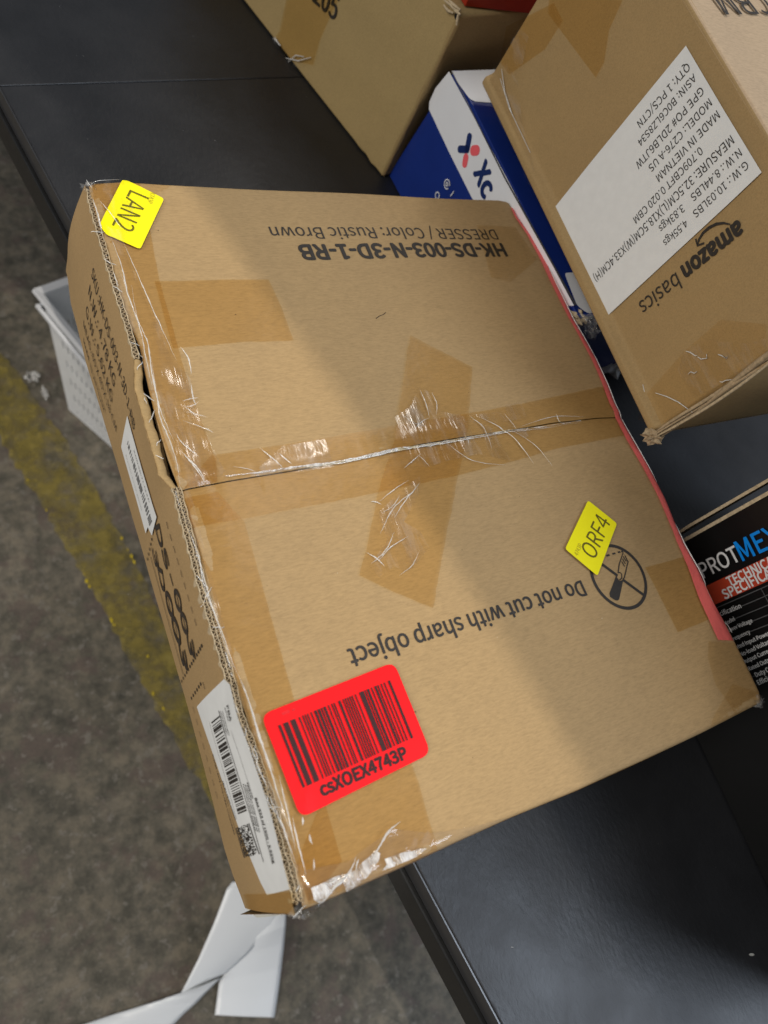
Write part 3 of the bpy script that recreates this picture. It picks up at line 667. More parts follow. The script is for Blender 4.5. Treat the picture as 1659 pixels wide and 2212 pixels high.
# sculpted creases of the film, their highlights put into a white colour
def tp(u, v, l=.0026): a, b = top.at(u, v); return top.pt(a, b, l)
def wig(pts, amp=2.0, n=10, l=.0016):
    out = []; P = [np.array(p, float) for p in pts]
    for i in range(len(P)-1):
        for k in range(n):
            t = k/n; q_ = P[i]*(1-t)+P[i+1]*t; out.append(q_+rng.normal(0, amp*.25, 2))
    out.append(P[-1]); out = np.array(out); k_ = np.array([.25, .5, .25])
    for c in (0, 1): out[1:-1, c] = np.convolve(out[:, c], k_, 'valid')
    return [tp(u, v, l) for u, v in out]
def streaks(name, PX_, wmax, mat, parent, lift=.0013, tent=.5):
    if name in SPLIT and len(PX_) > 1:
        for p in PX_: streaks(name, [p], wmax, mat, parent, lift, tent)
        return
    V = []; F = []
    for path in PX_:
        A_ = [np.array(top.at(u, v)) for u, v in path]; n = len(A_); ws = wmax*random.uniform(.5, 1.15)
        wd = [ws*(.06+.94*math.sin(math.pi*(i+.2)/(n-.6))**1.5)*random.uniform(.6, 1.3) for i in range(n)]
        L_, R_ = ribbon(A_, wd); b = len(V)
        for i in range(n): V += [top.pt(*L_[i], lift), top.pt(*A_[i], lift+wd[i]*tent), top.pt(*R_[i], lift)]
        for i in range(n-1):
            a = b+3*i; F += [(a, a+1, a+4, a+3), (a+1, a+2, a+5, a+4)]
    return mesh(name, V, F, mat, parent, False)
def wigpx(pts, amp=2.0, n=8, bow=.12):
    P = [np.array(p, float) for p in pts]
    if len(P) == 2:
        d = P[1]-P[0]; P = [P[0], P[0]*.5+P[1]*.5+np.array([-d[1], d[0]])*random.uniform(-bow, bow), P[1]]
    # smooth curve through the points
    out = []
    for i in range(len(P)-1):
        p0 = P[max(i-1, 0)]; p1 = P[i]; p2 = P[i+1]; p3 = P[min(i+2, len(P)-1)]
        for k in range(n):
            t = k/n; out.append(.5*((2*p1)+(-p0+p2)*t+(2*p0-5*p1+4*p2-p3)*t*t+(-p0+3*p1-3*p2+p3)*t**3)+rng.normal(0, amp*.12, 2))
    out.append(P[-1]); return out
paths = []
seamline = [(480, 1032), (560, 1022), (640, 1010), (720, 1000), (800, 985), (860, 972), (930, 962), (1000, 950), (1100, 932), (1180, 925), (1255, 912)]
for k in range(6):
    j = rng.normal(0, 2.6, 2); paths.append(wigpx([(u+j[0]*3, v+j[1]*.8) for u, v in seamline[k % 3:len(seamline)-(k % 4)]], 5))
for (a, b) in (((560, 968), (612, 1015)), ((602, 980), (630, 1005)), ((500, 1010), (560, 1024)), ((520, 1002), (600, 1022)), ((900, 905), (905, 930)), ((905, 845), (925, 905)), ((925, 905), (890, 935)), ((880, 915), (940, 950)),
               ((1010, 900), (1060, 975)), ((1035, 905), (1150, 1005)), ((1000, 940), (1010, 965)), ((980, 950), (1100, 1010)), ((1100, 930), (1190, 1010)), ((1085, 895), (1120, 935)), ((1120, 925), (1260, 905)), ((1040, 895), (1075, 938)),
               ((900, 985), (925, 1012)), ((955, 955), (1090, 1008)), ((870, 1015), (905, 985)), ((1150, 890), (1165, 915)), ((1195, 900), (1210, 918)), ((860, 890), (920, 925)), ((930, 850), (940, 900)), ((950, 920), (1000, 895))):
    paths.append(wigpx([a, b], 2))
for (a, b) in (((905, 1045), (850, 1120)), ((895, 1060), (820, 1155)), ((880, 1040), (818, 1085)), ((885, 1135), (850, 1215)), ((880, 1160), (815, 1215)), ((905, 1190), (860, 1245)), ((850, 1150), (800, 1220)), ((840, 1180), (800, 1238)), ((862, 1070), (822, 1110)), ((790, 1195), (830, 1225)), ((800, 1085), (822, 1092))):
    paths.append(wigpx([a, b], 3))
paths = paths[:6]+paths[6::2]+paths[7::2][::2]
streaks('film_wrinkle_glint', paths, .0007, M_crease, box)
up_ = []; dn_ = []
for k in range(60):
    t = k/59; u = 485+(1250-485)*t; v = np.interp(u, [a for a, b in seamline], [b for a, b in seamline]); wd = 1.0+4.5*math.sin(math.pi*min(1, t*1.25))**.7*(.6+.4*math.sin(23*t)*math.sin(61*t+1))
    up_.append((u, v-wd*.55+rng.normal(0, .5))); dn_.append((u, v+wd*.75+rng.normal(0, .6)))
psheet('milky_glare_film', up_+dn_[::-1], top, .0018, M_milky, box, cell=.005)  # highlight along the seam, painted as a white band
for D in ([(850, 905), (885, 880), (900, 840), (925, 850), (935, 890), (990, 900), (1060, 930), (1100, 1000), (1030, 985), (960, 1000), (915, 1015), (880, 1000), (862, 950)], [(850, 1075), (905, 1030), (900, 1075), (870, 1130), (905, 1150), (925, 1185), (880, 1240), (850, 1225), (815, 1250), (795, 1225), (835, 1170), (815, 1110)], [(610, 965), (700, 950), (720, 1010), (640, 1022), (540, 1030)], [(1010, 900), (1075, 893), (1110, 930), (1180, 925), (1130, 950), (1075, 925), (1050, 912)], [(1085, 880), (1120, 872), (1135, 905), (1095, 915)], [(870, 905), (890, 870), (905, 900), (925, 880), (930, 905), (900, 930)]):
    psheet('milky_glare_film', D, top, .0017, M_film, box, cell=.004)

paths = []
for L_ in ([(266, 529), (300, 605), (330, 672), (381, 783)], [(389, 752), (412, 812)], [(412, 830), (422, 880)], [(283, 620), (296, 690), (318, 742), (326, 800), (338, 860), (352, 905), (378, 965)],
           [(258, 590), (284, 660), (304, 720), (318, 790), (330, 842)], [(240, 520), (262, 580), (276, 640), (300, 705)], [(323, 760), (334, 830), (345, 900), (362, 945), (380, 1000), (388, 1052)], [(396, 985), (444, 1048)], [(392, 980), (440, 1046)],
           [(380, 940), (392, 960), (428, 990)], [(396, 955), (410, 975), (426, 985)], [(395, 880), (425, 905)], [(398, 892), (448, 905)], [(395, 912), (445, 930), (460, 938)], [(392, 870), (428, 862)], [(398, 882), (430, 870)],
           [(395, 1115), (415, 1160), (432, 1210), (440, 1260), (462, 1325), (490, 1410)], [(412, 1150), (436, 1230), (458, 1310), (487, 1390), (510, 1455)], [(505, 1440), (530, 1500), (556, 1580), (578, 1650), (600, 1720), (625, 1790)],
           [(520, 1470), (545, 1545), (560, 1600), (590, 1670)], [(540, 1600), (560, 1660), (578, 1700)], [(590, 1730), (604, 1770), (616, 1800), (640, 1870)], [(630, 1765), (645, 1830), (660, 1890)], [(195, 402), (220, 396), (262, 392)], [(215, 440), (240, 470), (262, 500)], [(200, 430), (212, 470), (222, 510)]):
    paths.append(wigpx(L_, 3.0, 8))
streaks('film_wrinkle_glint', paths, .0008, M_crease, box, .0026)
paths = []
for k in range(44):   # white strands painted as glints in and along the gap
    t = random.random(); y = yE*(t)+yA*(1-t); x0_ = (xw(y)+xl(y))/2+random.uniform(-.001, .0022); p = np.array([x0_, y, H-random.uniform(-.0005, .003)])
    d_ = np.array([random.uniform(-.003, .004), random.uniform(-.006, .006), random.uniform(-.001, .002)])
    paths.append([p+d_*s_+rng.normal(0, .0002, 3) for s_ in np.linspace(-1, 1, 7)])
tubes('film_wrinkle_glint', paths, .00024, M_crease, box)
paths = []
for L_ in ([cc(740, 690), cc(690, 800), cc(560, 930), cc(490, 1040)], [cc(1065, 430), cc(980, 500), cc(910, 610), cc(860, 700)], [cc(760, 700), cc(735, 790)], [cc(470, 890), cc(620, 830)], [cc(700, 1010), cc(780, 980), cc(900, 920)], [cc(1160, 780), cc(1330, 700)],
           [cc(170, 100), cc(240, 380), cc(300, 640)], [cc(345, 400), cc(348, 465)], [cc(400, 520), cc(420, 600)], [cc(430, 700), cc(432, 790)], [cc(530, 1040), cc(660, 1010)]):
    paths.append(wigpx(L_, 3, 9))
streaks('film_wrinkle_glint', paths, .0013, M_crease, box, .0028)
# crumpled film ends at corners
def crumple(name, c, r, parent, mat=M_film, sq=(1, 1, .6), seed=0):
    bm = bmesh.new(); bmesh.ops.create_icosphere(bm, subdivisions=3, radius=r)
    rr = np.random.default_rng(seed)
    ph = rr.uniform(0, 6, 6)
    for v in bm.verts:
        n_ = v.co.normalized(); k = 1+.28*math.sin(7*n_.x+ph[0]+4*n_.y)+.22*math.sin(11*n_.y+ph[1]+5*n_.z)+.18*math.sin(17*n_.z+9*n_.x+ph[2])+rr.normal(0, .05)
        v.co = Vector((n_.x*r*k*sq[0]+c[0], n_.y*r*k*sq[1]+c[1], n_.z*r*k*sq[2]+c[2]))
    me = bpy.data.meshes.new(name); bm.to_mesh(me); bm.free(); return link(name, me, mat, parent, False)
crumple('crumpled_film', tp(668, 1958, -.001), .0042, box, M_film, (1.5, 1, .7), 2)
crumple('crumpled_film', tp(196, 402, -.001), .0040, box, M_film, (1.2, 1, .8), 3)
crumple('crumpled_film', tp(1642, 1512, -.003), .0045, box, M_film, (1.2, .9, 1), 4)
# ------------------------------------------------------------------ brown box behind (upper middle)
A0 = W3(825, 384, 0.0); A1 = W3(523, 0, 0.0); dA = (A1-A0)/np.linalg.norm(A1-A0); pA = np.array([dA[1], -dA[0], 0]); HA = .1700
b2 = thing('upright_carton', 'plain brown carton with taped side standing behind the big box', 'cardboard box')
nA = -pA
fA = Plane(A0+ez*.0008, dA, nA)
def facegrid(nm, O_, e1, e2, n_, L1, L2, mat, par, ridges=None, res=(60, 30), amp=.0006, seed=0):
    O_, e1, e2, n_ = [np.array(v_, float) for v_ in (O_, e1, e2, n_)]
    def fn(s, t):
        h = amp*math.sin(7*s+seed)*math.sin(math.pi*t)+amp*.5*math.sin(19*t+5*s+seed)
        if ridges: h += ridges(s*L1, t*L2)
        ed = min(s*L1, (1-s)*L1, t*L2, (1-t)*L2); h += roll(ed, .003)
        return O_+e1*s*L1+e2*t*L2+n_*h
    return grid(nm, fn, 0, 0, mat, par, True, nonuni(res[0], 5, .02), nonuni(res[1], 5, .02))
LA, DA = .36, .30
rid = lambda a, b: .0018*math.exp(-((a-.020-.03*(b/HA))/.0035)**2)-.0010*math.exp(-((a-.029-.03*(b/HA))/.003)**2)+.0008*math.exp(-((a-.040-.035*(b/HA))/.004)**2)
facegrid('side_panel', A0+ez*.0006, dA, ez, nA, LA, HA, M_kraft2, b2, rid)
facegrid('end_panel', A0+ez*.0006, pA, ez, -dA, DA, HA, M_kraft3, b2)
facegrid('end_panel', A0+ez*.0006+dA*LA, pA, ez, dA, DA, HA, M_kraft3, b2)
facegrid('side_panel', A0+ez*.0006+pA*DA, dA, ez, pA, LA, HA, M_kraft2, b2)
facegrid('top_panel', A0+ez*(HA+.0006), dA, pA, ez, LA, DA, M_kraft2, b2)
psheet('packing_tape', [crop(900, 0, 1659/900)(*p) for p in ((425, 0), (378, 220), (340, 280), (430, 430), (620, 470), (670, 290), (740, 130), (800, 0), (800, -300), (430, -300))], fA, .0016, M_tape, b2)
cA = crop(900, 0, 1659/900)
text('05-', cA(650, -70), cA(830, 60), fA, M_ink, b2, 1.15, .03, .0009) if False else text('205', cA(630, -75), cA(795, 70), fA, M_ink, b2, 1.2, .02, .0012)
psheet('milky_glare_film', [cA(*p) for p in ((325, 275), (360, 262), (400, 320), (460, 380), (600, 420), (560, 500), (480, 480), (420, 430), (370, 350))], fA, .0022, M_film, b2, cell=.004)
tubes('tape_crease', [[fA.pt(*fA.at(*cA(x, y)), .0025) for x, y in L_] for L_ in (((340, 275), (365, 300), (390, 330)), ((350, 270), (380, 320), (392, 330)), ((430, 420), (520, 440), (610, 415)), ((445, 450), (500, 400), (560, 410)))], .0006, M_crease, b2)
# torn top corner: black patch paints the slot's inner shade, ragged paper round it
cr = crop(1700, 0, 1659/500)
psheet('hole_shade_patch', [cr(*p) for p in ((320, 165), (370, 158), (368, 200), (345, 255), (315, 255), (305, 215))], fA, .0012, M_black, b2, r=.001, cell=0)
tubes('torn_paper', [[fA.pt(*fA.at(*cr(x, y)), .0024) for x, y in L_] for L_ in (((190, 0), (270, 60), (330, 120), (385, 150)), ((250, 0), (320, 70), (400, 130)), ((300, 100), (350, 150), (400, 190)), ((375, 170), (360, 250), (350, 330)), ((180, 60), (240, 140), (310, 170)))], .0014, M_liner, b2)
# red box on top of it
rd = thing('red_box', 'dark red box on top of the upright brown carton', 'box')
r0_ = W3(1003.7, 14, HA+.002); r1_ = W3(1150, 30.5, HA+.002); dr = (r1_-r0_)/np.linalg.norm(r1_-r0_); ur = np.array([-dr[1], dr[0], 0])
hull_box('box_body', axbox(r0_-dr*.0, dr, ur, ez, (0, .16), (0, .10), (0, .045)), M_rust, rd, .001)
mesh('white_lid', [tuple(p) for p in axbox(r0_, dr, ur, ez, (.002, .158), (.002, .098), (.046, .049))], [(0, 3, 2, 1), (4, 5, 6, 7), (0, 1, 5, 4), (1, 2, 6, 5), (2, 3, 7, 6), (3, 0, 4, 7)], M_white, rd)
wb = W3(965, 0, HA+.002)
# ------------------------------------------------------------------ blue and white box
b3 = thing('blue_white_box', 'navy and white retail box wedged between the brown boxes', 'box')
F0 = W3(836, 386, 0.0)+np.array([.004, 0, 0]); F1 = np.array([.3475, -.130, 0]); dX = (F1-F0); dX /= np.linalg.norm(dX); nX = np.array([dX[1], -dX[0], 0]);
if nX[0] > 0: nX = -nX
fx = Plane(F0+nX*0, dX, nX)
bl_, tl_, tr_ = fx.at(836, 386), fx.at(982, 151), fx.at(1250, 686)
e2s = fx.e2
up = 1 if e2s[2] > 0 else -1
# face as a sheared quad: bottom left, bottom right, top right, top left
shr = tl_[0]-bl_[0]
bL = fx.pt(bl_[0], 0); tL = fx.pt(*tl_); tR = fx.pt(*tr_); bR = fx.pt(tr_[0]-shr*.3, 0)
dep = -nX*.21
slope = (tR-tL)
bodyc = [bL+ez*.001, bR+ez*.001, bR+dep+ez*.001, bL+dep+ez*.001, tL, tR, tR+dep, tL+dep]
hull_box('box_body', bodyc, M_blue, b3, .0007)
def fxq(D): return [np.array(fx.at(*d)) for d in D]
wp = fxq([c7(498, 150), c7(700, 520), c7(900, 890), c7(1150, 1370), c7(1405, 1850), c7(1330, 1850), c7(1280, 1760)])+fxq([c7(1000, 1640), c7(660, 1060), c7(500, 740), c7(352, 425), c7(355, 370), c7(400, 270)])
sheet('white_band', wp, fx, .0006, M_white, b3, 0)
# top face graphics
nT = np.cross(tR-tL, dep); nT /= np.linalg.norm(nT)
if nT[2] < 0: nT = -nT
ft = Plane(tL, tR-tL, nT)
sheet('white_flap', roundpoly([np.array(ft.at(*c7(*p))) for p in ((505, 150), (560, 240), (640, 350), (680, 372), (1100, 400), (1100, 130))], .002), ft, .0005, M_white, b3, 0)
sheet('white_flap', roundpoly([np.array(ft.at(*c7(*p))) for p in ((1330, 1615), (1380, 1612), (1700, 1600), (1700, 1900), (1490, 1905), (1420, 1850), (1345, 1660))], .003), ft, .0005, M_white, b3, 0)
sheet('grey_gap', [np.array(ft.at(*c7(*p))) for p in ((505, 150), (510, 150), (900, 925), (1415, 1850), (1400, 1850), (890, 930))], ft, .0009, M_gprint, b3, 0)
# logo
def cap(a, b, w_):
    a, b = np.array(a), np.array(b); t = (b-a)/np.linalg.norm(b-a); n_ = np.array([-t[1], t[0]]); out = []
    th0 = math.atan2(t[1], t[0])
    for k in range(9): q_ = th0-math.pi/2+math.pi*k/8; out.append(b+np.array([math.cos(q_), math.sin(q_)])*w_/2)
    for k in range(9): q_ = th0+math.pi/2+math.pi*k/8; out.append(a+np.array([math.cos(q_), math.sin(q_)])*w_/2)
    return out
def FX(x, y): return np.array(fx.at(*c7(x, y)))
polys('logo', [cap(FX(648, 625), FX(632, 712), .0066), cap(FX(632, 716), FX(578, 714), .0062)], fx, .0010, M_navy, b3)
polys('logo', [cap(FX(676, 724), FX(700, 722), .0085), cap(FX(622, 775), FX(614, 818), .0070)], fx, .0010, M_pink, b3)
text('Xc', c7(722, 838), c7(795, 1030), fx, M_navy, b3, 1.0, .05, .0010)
rr_ = FX(485, 968)
strokes('printed_text', [[rr_+.0040*np.array([math.cos(a), math.sin(a)]) for a in np.linspace(.4, 6.0, 20)], [rr_+.0015*np.array([math.cos(a), math.sin(a)]) for a in np.linspace(0, 6.28, 12)], [FX(415, 1050)+.0030*np.array([math.cos(a), math.sin(a)]) for a in np.linspace(0, 6.28, 16)], [FX(535, 1020), FX(510, 1055)]], fx, .0010, M_white, b3, .0010)
crumple('torn_corner', fx.pt(*fx.at(1238, 682), -.004), .0070, b3, M_liner, (1, 1.2, .6), 11)
crumple('crumpled_film', fx.pt(*fx.at(1258, 705), -.006), .0075, b3, M_film, (.8, 1.2, 1.0), 12)
gy = thing('plastic_wrap', 'crumpled grey plastic wrapping on the table beside the blue box', 'plastic wrap')
g0 = W3(1300, 778, .012); crumple('film_lump', g0+np.array([.012, 0, 0]), .016, gy, M_plastic, (1, 1, .7), 6)
# ------------------------------------------------------------------ carton with white label (right)
a0 = W3(1408, 938, .128); b0 = W3(1046, 186, .1415)
am = thing('labelled_carton', 'brown carton with big white printed label standing on the blue box', 'cardboard box')
dm = (b0-a0); Lm = np.linalg.norm(dm); dm /= Lm; nm = np.cross(dm, [0, 0, 1.]); nm /= np.linalg.norm(nm)
if nm[0] > 0: nm = -nm
um = np.cross(nm, dm); um = um if um[2] > 0 else -um
fm = Plane(a0, dm, nm)
tp1, tp0 = fm.at(1659, 289), fm.at(1489, 0)
hsgn = 1 if fm.e2[2] > 0 else -1
Hm = abs((tp1[1]+tp0[1])/2); print('labelled carton', Lm, Hm, 'um', um)
Dm = .28
ledge = lambda a, b: .0055*math.exp(-((b-.004)/.0035)**2)+.0050*(1-min(1, max(0, (b-.008)/.004)))
creas = lambda a, b: .0006*math.sin(30*a)*math.exp(-((b-.02)/.02)**2)
def mface(s, t):
    A_, B_ = s*Lm, t*Hm
    ld = .006*(1 if B_ < .009 else math.exp(-((B_-.009)/.0035)**2))*(min(1, B_/.004) if B_ < .004 else 1)
    h = ld+.0007*math.sin(9*s)*math.sin(math.pi*t)+roll(min(A_, Lm-A_, Hm-B_), .003)
    return a0+dm*A_+um*B_+nm*h
VT = np.unique(np.concatenate([np.linspace(0, .14, 22), np.linspace(.14, .97, 26), np.linspace(.97, 1, 5)]))
grid('side_panel', mface, 0, 0, M_kraft3, am, True, nonuni(70, 5, .015), VT)
facegrid('end_panel', a0, -nm, um, -dm, Dm, Hm, M_kraft3, am)
facegrid('end_panel', a0+dm*Lm, -nm, um, dm, Dm, Hm, M_kraft3, am)
facegrid('side_panel', a0-nm*Dm, dm, um, -nm, Lm, Hm, M_kraft3, am)
facegrid('top_panel', a0+um*Hm, dm, -nm, um, Lm, Dm, kraft('kraft_cardboard_lit_top', (.52, .375, .235)), am)  # top panel paler: the light from above is put into its colour
mesh('bottom_panel', [a0, a0+dm*Lm, a0+dm*Lm-nm*Dm, a0-nm*Dm], [(0, 1, 2, 3)], M_dark, am)
# torn lower end edge with layers of paper
def torn(k):
    return [a0-nm*(.001*k-.003)+um*(t*Hm)-dm*(.0015+.0012*k+.003*math.sin(5*t+k)*t)+nm*(.002*math.sin(11*t+k)) for t in np.linspace(0, 1, 40)]
tubes('torn_edge', [torn(k) for k in range(4)], .0017, M_flute, am)
tubes('torn_edge', [[a0+nm*.004+um*(t*Hm)-dm*(.004+.004*math.sin(4*t)) for t in np.linspace(0, .75, 30)]], .0011, M_liner, am)
crumple('crumpled_tape', a0+nm*.002-dm*.002+um*.002, .006, am, M_flute, (1, 1, 1), 5)
def FMs(l): return [fm.at(*c8(*p)) for p in l]
lbm = sheet('printed_label', [np.array(p) for p in FMs([(948, 308), (1200, 735), (1455, 1155), (1250, 1350), (427, 2110), (240, 1740), (68, 1390), (300, 1100)])], fm, .0016, M_label, am, .01)
lines = [('QTY: 1 PCS/CTN', (970, 440), (632, 840)), ('ASIN: B0C6LZ8S34', (1012, 512), (635, 965)), ('GPE PO# 2DLB6JTW', (1062, 600), (622, 1115)), ('MODEL: C276-A US', (1115, 680), (708, 1135)),
         ('MADE IN VIETNAM', (1168, 762), (758, 1200)), ('0.709CBFT 0.020 CBM', (1055, 1002), (605, 1480)), ('MEASURE: 32.5CM(L)X18.5CM(W)X33.4CM(H)', (1262, 930), (338, 1868)),
         ('N.W.: 8.44LBS', (1316, 1015), (990, 1330)), ('3.83kgs', (935, 1388), (775, 1540)), ('G.W.: 10.03LBS', (1362, 1098), (1005, 1440)), ('4.55kgs', (955, 1488), (805, 1635))]
for s_, p_, q_ in lines: text(s_, c8(*p_), c8(*q_), fm, M_ink, lbm, 1.12 if len(s_) < 30 else 1.25, -.006, .0020)
text('amazon', c8(1312, 1512), c8(928, 1822), fm, M_ink, am, 1.12, .055, .0014)
text('basics', c8(892, 1858), c8(640, 2062), fm, M_ink, am, 1.15, .0, .0014)
arc = [np.array(fm.at(*c8(x, y))) for x, y in ((1242, 1503), (1200, 1494), (1150, 1500), (1100, 1525), (1060, 1560), (1035, 1600), (1022, 1640))]
strokes('printed_logo', [arc, [np.array(fm.at(*c8(x, y))) for x, y in ((1068, 1628), (1022, 1645), (1012, 1600))]], fm, .0014, M_ink, am, [[.0008, .0014, .0018, .0019, .0017, .0014, .0010], [.0013]*3])
fmt = Plane(a0+um*Hm, dm, um)
text('0.020 CBM', c8(1880, 20), c8(1135, 22), fmt, M_ink, am, .9, -.002, .0010)
for D in ([(20, 90), (340, 520), (395, 420), (430, 200), (520, 0), (30, -40)], [(0, 330), (120, 140), (60, 20), (-260, 180), (-300, 420), (-240, 500)]):
    sheet('packing_tape', [np.array(fm.at(*c8(*p))) for p in D], fm, .0012, M_tape, am, .012)
sheet('packing_tape', [np.array(p) for p in [fm.at(*q_) for q_ in ((1380, 905), (1415, 925), (1659, 790), (1659, 700), (1560, 690), (1480, 760), (1400, 850))]], fm, .0018, M_tape2, am, .012)
cr_ = [((1420, 848), (1445, 856), (1470, 868), (1500, 890))]
for k in range(5):
    u, v = random.uniform(1475, 1650), random.uniform(735, 830); cr_.append([(u+dx*random.uniform(.6, 1.2), v+dy) for dx, dy in zip((0, 8, 18, 30), np.cumsum(rng.normal(0, 5, 4)))])
for L_ in (((1062, 190), (1085, 235), (1110, 280), (1135, 330)), ((1085, 170), (1105, 235), (1150, 330)), ((1393, 830), (1400, 860), (1408, 880)), ((1088, 150), (1095, 200), (1112, 250))): cr_.append(L_)
tubes('tape_crease', [[fm.pt(*fm.at(u, v), .0022) for u, v in L_] for L_ in cr_], .00042, M_crease, am)
sheet('shrink_film', [np.array(fm.at(*q_)) for q_ in ((1468, 800), (1480, 755), (1530, 735), (1620, 742), (1659, 730), (1659, 790), (1560, 830), (1500, 860))], fm, .0021, M_film, am, .006)
cq = [fm.at(*q_) for q_ in ((1052, 190), (1084, 132), (1132, 62), (1150, 80), (1128, 180), (1135, 260), (1170, 400), (1150, 400))]
sheet('shrink_film', [np.array(p) for p in cq], fm, .004, M_film, am, .008)
# ------------------------------------------------------------------ black printed carton (right edge)
XP = .380
pb = thing('black_printed_carton', 'black printed carton with orange band and specification table at the right edge', 'cardboard box')
fp = Plane((XP, -.312, 0), (0, -1, 0), (-1, 0, 0))
eu = np.array([0, 0, 1.])
yq0 = -.3120
hull_box('box_body', axbox((XP, yq0, 0), (1, 0, 0), (0, -1, 0), ez, (0, .20), (0.0, .34), (.001, .30)), M_black, pb, .0006)
for dx, wdt in ((.0002, .0021),):
    mesh('cut_board_edge', [(XP-.0016, yq0+.0010, .001), (XP-.0016, yq0-.0016, .001), (XP-.0016, yq0-.0016, .30), (XP-.0016, yq0+.0010, .30), (XP+.001, yq0+.0010, .001), (XP+.001, yq0+.001, .30)], [(0, 1, 2, 3), (0, 3, 5, 4)], M_liner, pb)
vv_ = []; nn = 24
for k in range(nn):
    t = k/(nn-1); z_ = .001+.299*t; off = .0065+.003*math.sin(min(1, t*2.4)*math.pi)*0+(.0 if t > .30 else -.003*(1-t/.30)); vv_ += [(XP-.0004, yq0+off, z_), (XP-.0004, yq0+off+.0022, z_), (XP+.02, yq0+off+.0022, z_)]
FF = []
for k in range(nn-1):
    a_ = 3*k; FF += [(a_, a_+3, a_+4, a_+1), (a_+1, a_+4, a_+5, a_+2)]
mesh('outer_flap_edge', vv_, FF, M_liner, pb)
def FP(l): return [np.array(fp.at(*c6(*p))) for p in l]
# band: extends up the face
bq = FP([(1093, 893), (1601, 640), (1601, 845), (1180, 1058)])
z_top = .22
y_hi = (bq[0][0]+bq[1][0])/2; y_lo = (bq[2][0]+bq[3][0])/2
polys('orange_band', [[(y_hi, 0.03*1), (y_lo, .03), (y_lo, z_top), (y_hi, z_top)]] if fp.e2[2] > 0 else [[(y_hi, -.03), (y_lo, -.03), (y_lo, -z_top), (y_hi, -z_top)]], fp, .0010, M_orange, pb)
text('PROT', c6(1022, 770), c6(1345, 608), fp, M_wprint, pb, 1.05, .012, .0013)
text('MEX', c6(1352, 600), c6(1690, 440), fp, M_sky, pb, 1.05, .016, .0013)
text('TECHNICAL', c6(1262, 862), c6(1700, 650), fp, M_wprint, pb, 1.0, .03, .0016)
text('SPECIFICATION', c6(1222, 975), c6(1850, 670), fp, M_wprint, pb, 1.0, .03, .0016)
rows = [('Specification', (1120, 1168), (1372, 1068)), ('Model', (1230, 1225), (1318, 1180)), ('Power Voltage', (1245, 1290), (1472, 1195)), ('Frequency', (1290, 1365), (1450, 1293)), ('Rated Input Power', (1310, 1440), (1620, 1305)),
        ('No-load Voltage', (1370, 1495), (1640, 1370)), ('Output Current', (1390, 1560), (1650, 1445)), ('Rated Output', (1440, 1620), (1660, 1520)), ('Duty Cycle', (1500, 1672), (1690, 1590)), ('Efficiency', (1520, 1740), (1700, 1660))]
for s_, p_, q_ in rows: text(s_, c6(*p_), c6(*q_), fp, M_wprint, pb, 1.0, .01, .0013)
rl = []
sg = 1 if fp.e2[2] > 0 else -1
for (x, y) in ((1400, 985), (1400, 1065), (1400, 1150), (1420, 1225), (1440, 1300), (1480, 1370), (1500, 1440), (1520, 1510), (1540, 1590), (1560, 1660), (1580, 1730)):
    a_ = fp.at(*c6(x, y))[0]; rl.append([(a_, sg*.02), (a_, sg*.24)])
cq_ = fp.at(*c6(1555, 930))
rl.append([(fp.at(*c6(1400, 985))[0], cq_[1]), (fp.at(*c6(1400, 985))[0]+.25, cq_[1])])
strokes('table_line', rl, fp, .0012, M_gprint, pb, .0006)
# ------------------------------------------------------------------ things on the floor
bk = thing('plastic_basket', 'white plastic basket with rows of slots standing on the floor under the table edge', 'basket')
tc = W3(93, 634, -.60); bc = W3(150, 884, FZ+.002); d2 = W3(174, 733, -.60)-tc; d2 /= np.linalg.norm(d2); d1 = np.array([-d2[1], d2[0], 0])
bd2 = W3(243, 966, FZ+.002)-bc; bd2 /= np.linalg.norm(bd2); bd1 = np.array([-bd2[1], bd2[0], 0])
Tt = [tc, tc+d2*.42, tc+d2*.42+d1*.30, tc+d1*.30]; Bt = [bc, bc+bd2*.30, bc+bd2*.30+bd1*.18, bc+bd1*.18]
for i in range(4):
    j = (i+1) % 4
    def wf(s, t, i=i, j=j): return (Tt[i]*(1-s)+Tt[j]*s)*(1-t)+(Bt[i]*(1-s)+Bt[j]*s)*t
    w_ = grid('basket_wall', wf, 113, 43, M_plastic, bk, False, skip=lambda a, b: (b % 7 in (4, 5, 6)) and 8 < b < 40 and (a % 4 == 1) and 6 < a < 106)
    sm = w_.modifiers.new('thickness', 'SOLIDIFY'); sm.thickness = .0015
mesh('basket_base', [tuple(p) for p in Bt], [(0, 1, 2, 3)], M_plastic, bk)
cen = sum(Tt)/4; rim = []
for k, (o1, z1) in enumerate(((0, 0), (.013, .002), (.015, -.006), (.012, -.008))):
    for p in Tt:
        dv = p-cen; dv[2] = 0; rim.append(tuple(p+dv/np.linalg.norm(dv)*o1*1.2+ez*z1))
mesh('rim', rim, [(k*4+i, k*4+(i+1) % 4, k*4+4+(i+1) % 4, k*4+4+i) for k in range(3) for i in range(4)], M_white, bk)
r2 = []
for k, (o1, z1) in enumerate(((.004, -.035), (.012, -.036), (.012, -.042), (.002, -.044))):
    for p in Tt:
        dv = p-cen; dv[2] = 0; r2.append(tuple(p+dv/np.linalg.norm(dv)*o1+ez*z1))
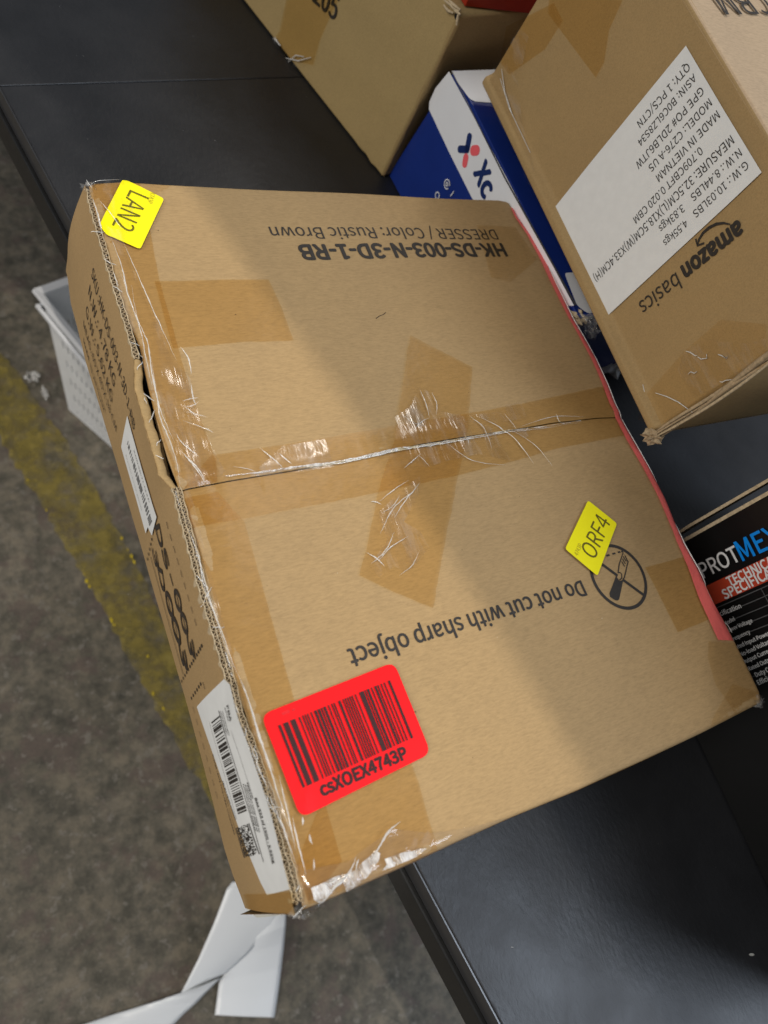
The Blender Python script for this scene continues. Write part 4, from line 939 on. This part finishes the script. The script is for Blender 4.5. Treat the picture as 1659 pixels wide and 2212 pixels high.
mesh('rib', r2, [(k*4+i, k*4+(i+1) % 4, k*4+4+(i+1) % 4, k*4+4+i) for k in range(3) for i in range(4)], M_white, bk)
# white backing strip
cf = crop(300, 3400, 1659/1000)
rb = thing('label_backing_strip', 'glossy white paper strip folded over itself on the floor below the box', 'paper strip')
def strip2(name, Lp, Rp, zs):
    n = len(Lp); TT = np.linspace(0, 1, 50); ks = np.linspace(0, 1, n)
    Lw = np.array([W3(*cf(*p), FZ+z[0]) for p, z in zip(Lp, zs)]); Rr = np.array([W3(*cf(*p), FZ+z[1]) for p, z in zip(Rp, zs)])
    def it(A_, t): return np.array([np.interp(t, ks, A_[:, c]) for c in range(3)])
    def f(s, t): return it(Lw, t)*(1-s)+it(Rr, t)*s+ez*.004*math.sin(math.pi*s)
    o_ = grid(name, f, 12, 60, M_liner_paper, rb); sm_ = o_.modifiers.new('thickness', 'SOLIDIFY'); sm_.thickness = .0003; return o_
strip2('strip_end', [(1290, 250), (1180, 480), (1060, 600), (935, 765), (920, 880), (905, 990)], [(1372, 250), (1368, 400), (1358, 520), (1340, 680), (1318, 850), (1294, 1006)], [(.058, .052), (.044, .046), (.026, .028), (.010, .012), (.005, .006), (.003, .003)])
strip2('strip_fold', [(1020, 120), (985, 165), (900, 390), (800, 620), (720, 780), (685, 846)], [(1420, 140), (1400, 200), (1280, 400), (1120, 590), (980, 715), (760, 815)], [(.075, .068), (.075, .062), (.06, .050), (.04, .030), (.028, .018), (.022, .013)])
strip2('strip_tail', [(700, 840), (560, 888), (400, 938), (200, 1000), (0, 1068), (-300, 1170), (-600, 1280)], [(945, 745), (860, 830), (790, 905), (700, 985), (610, 1080), (400, 1260), (200, 1420)], [(.026, .030), (.012, .020), (.008, .01), (.005, .006), (.004, .004), (.003, .003), (.003, .003)])
sp_ = thing('plastic_scrap', 'small crumpled clear scrap lying beside the yellow floor line', 'scrap')
crumple('scrap_lump', W3(70, 812, FZ+.008), .010, sp_, M_milky, (1.1, .9, .6), 8)
crumple('scrap_lump', W3(96, 848, FZ+.005), .007, sp_, M_milky, (.8, 1.6, .4), 9)
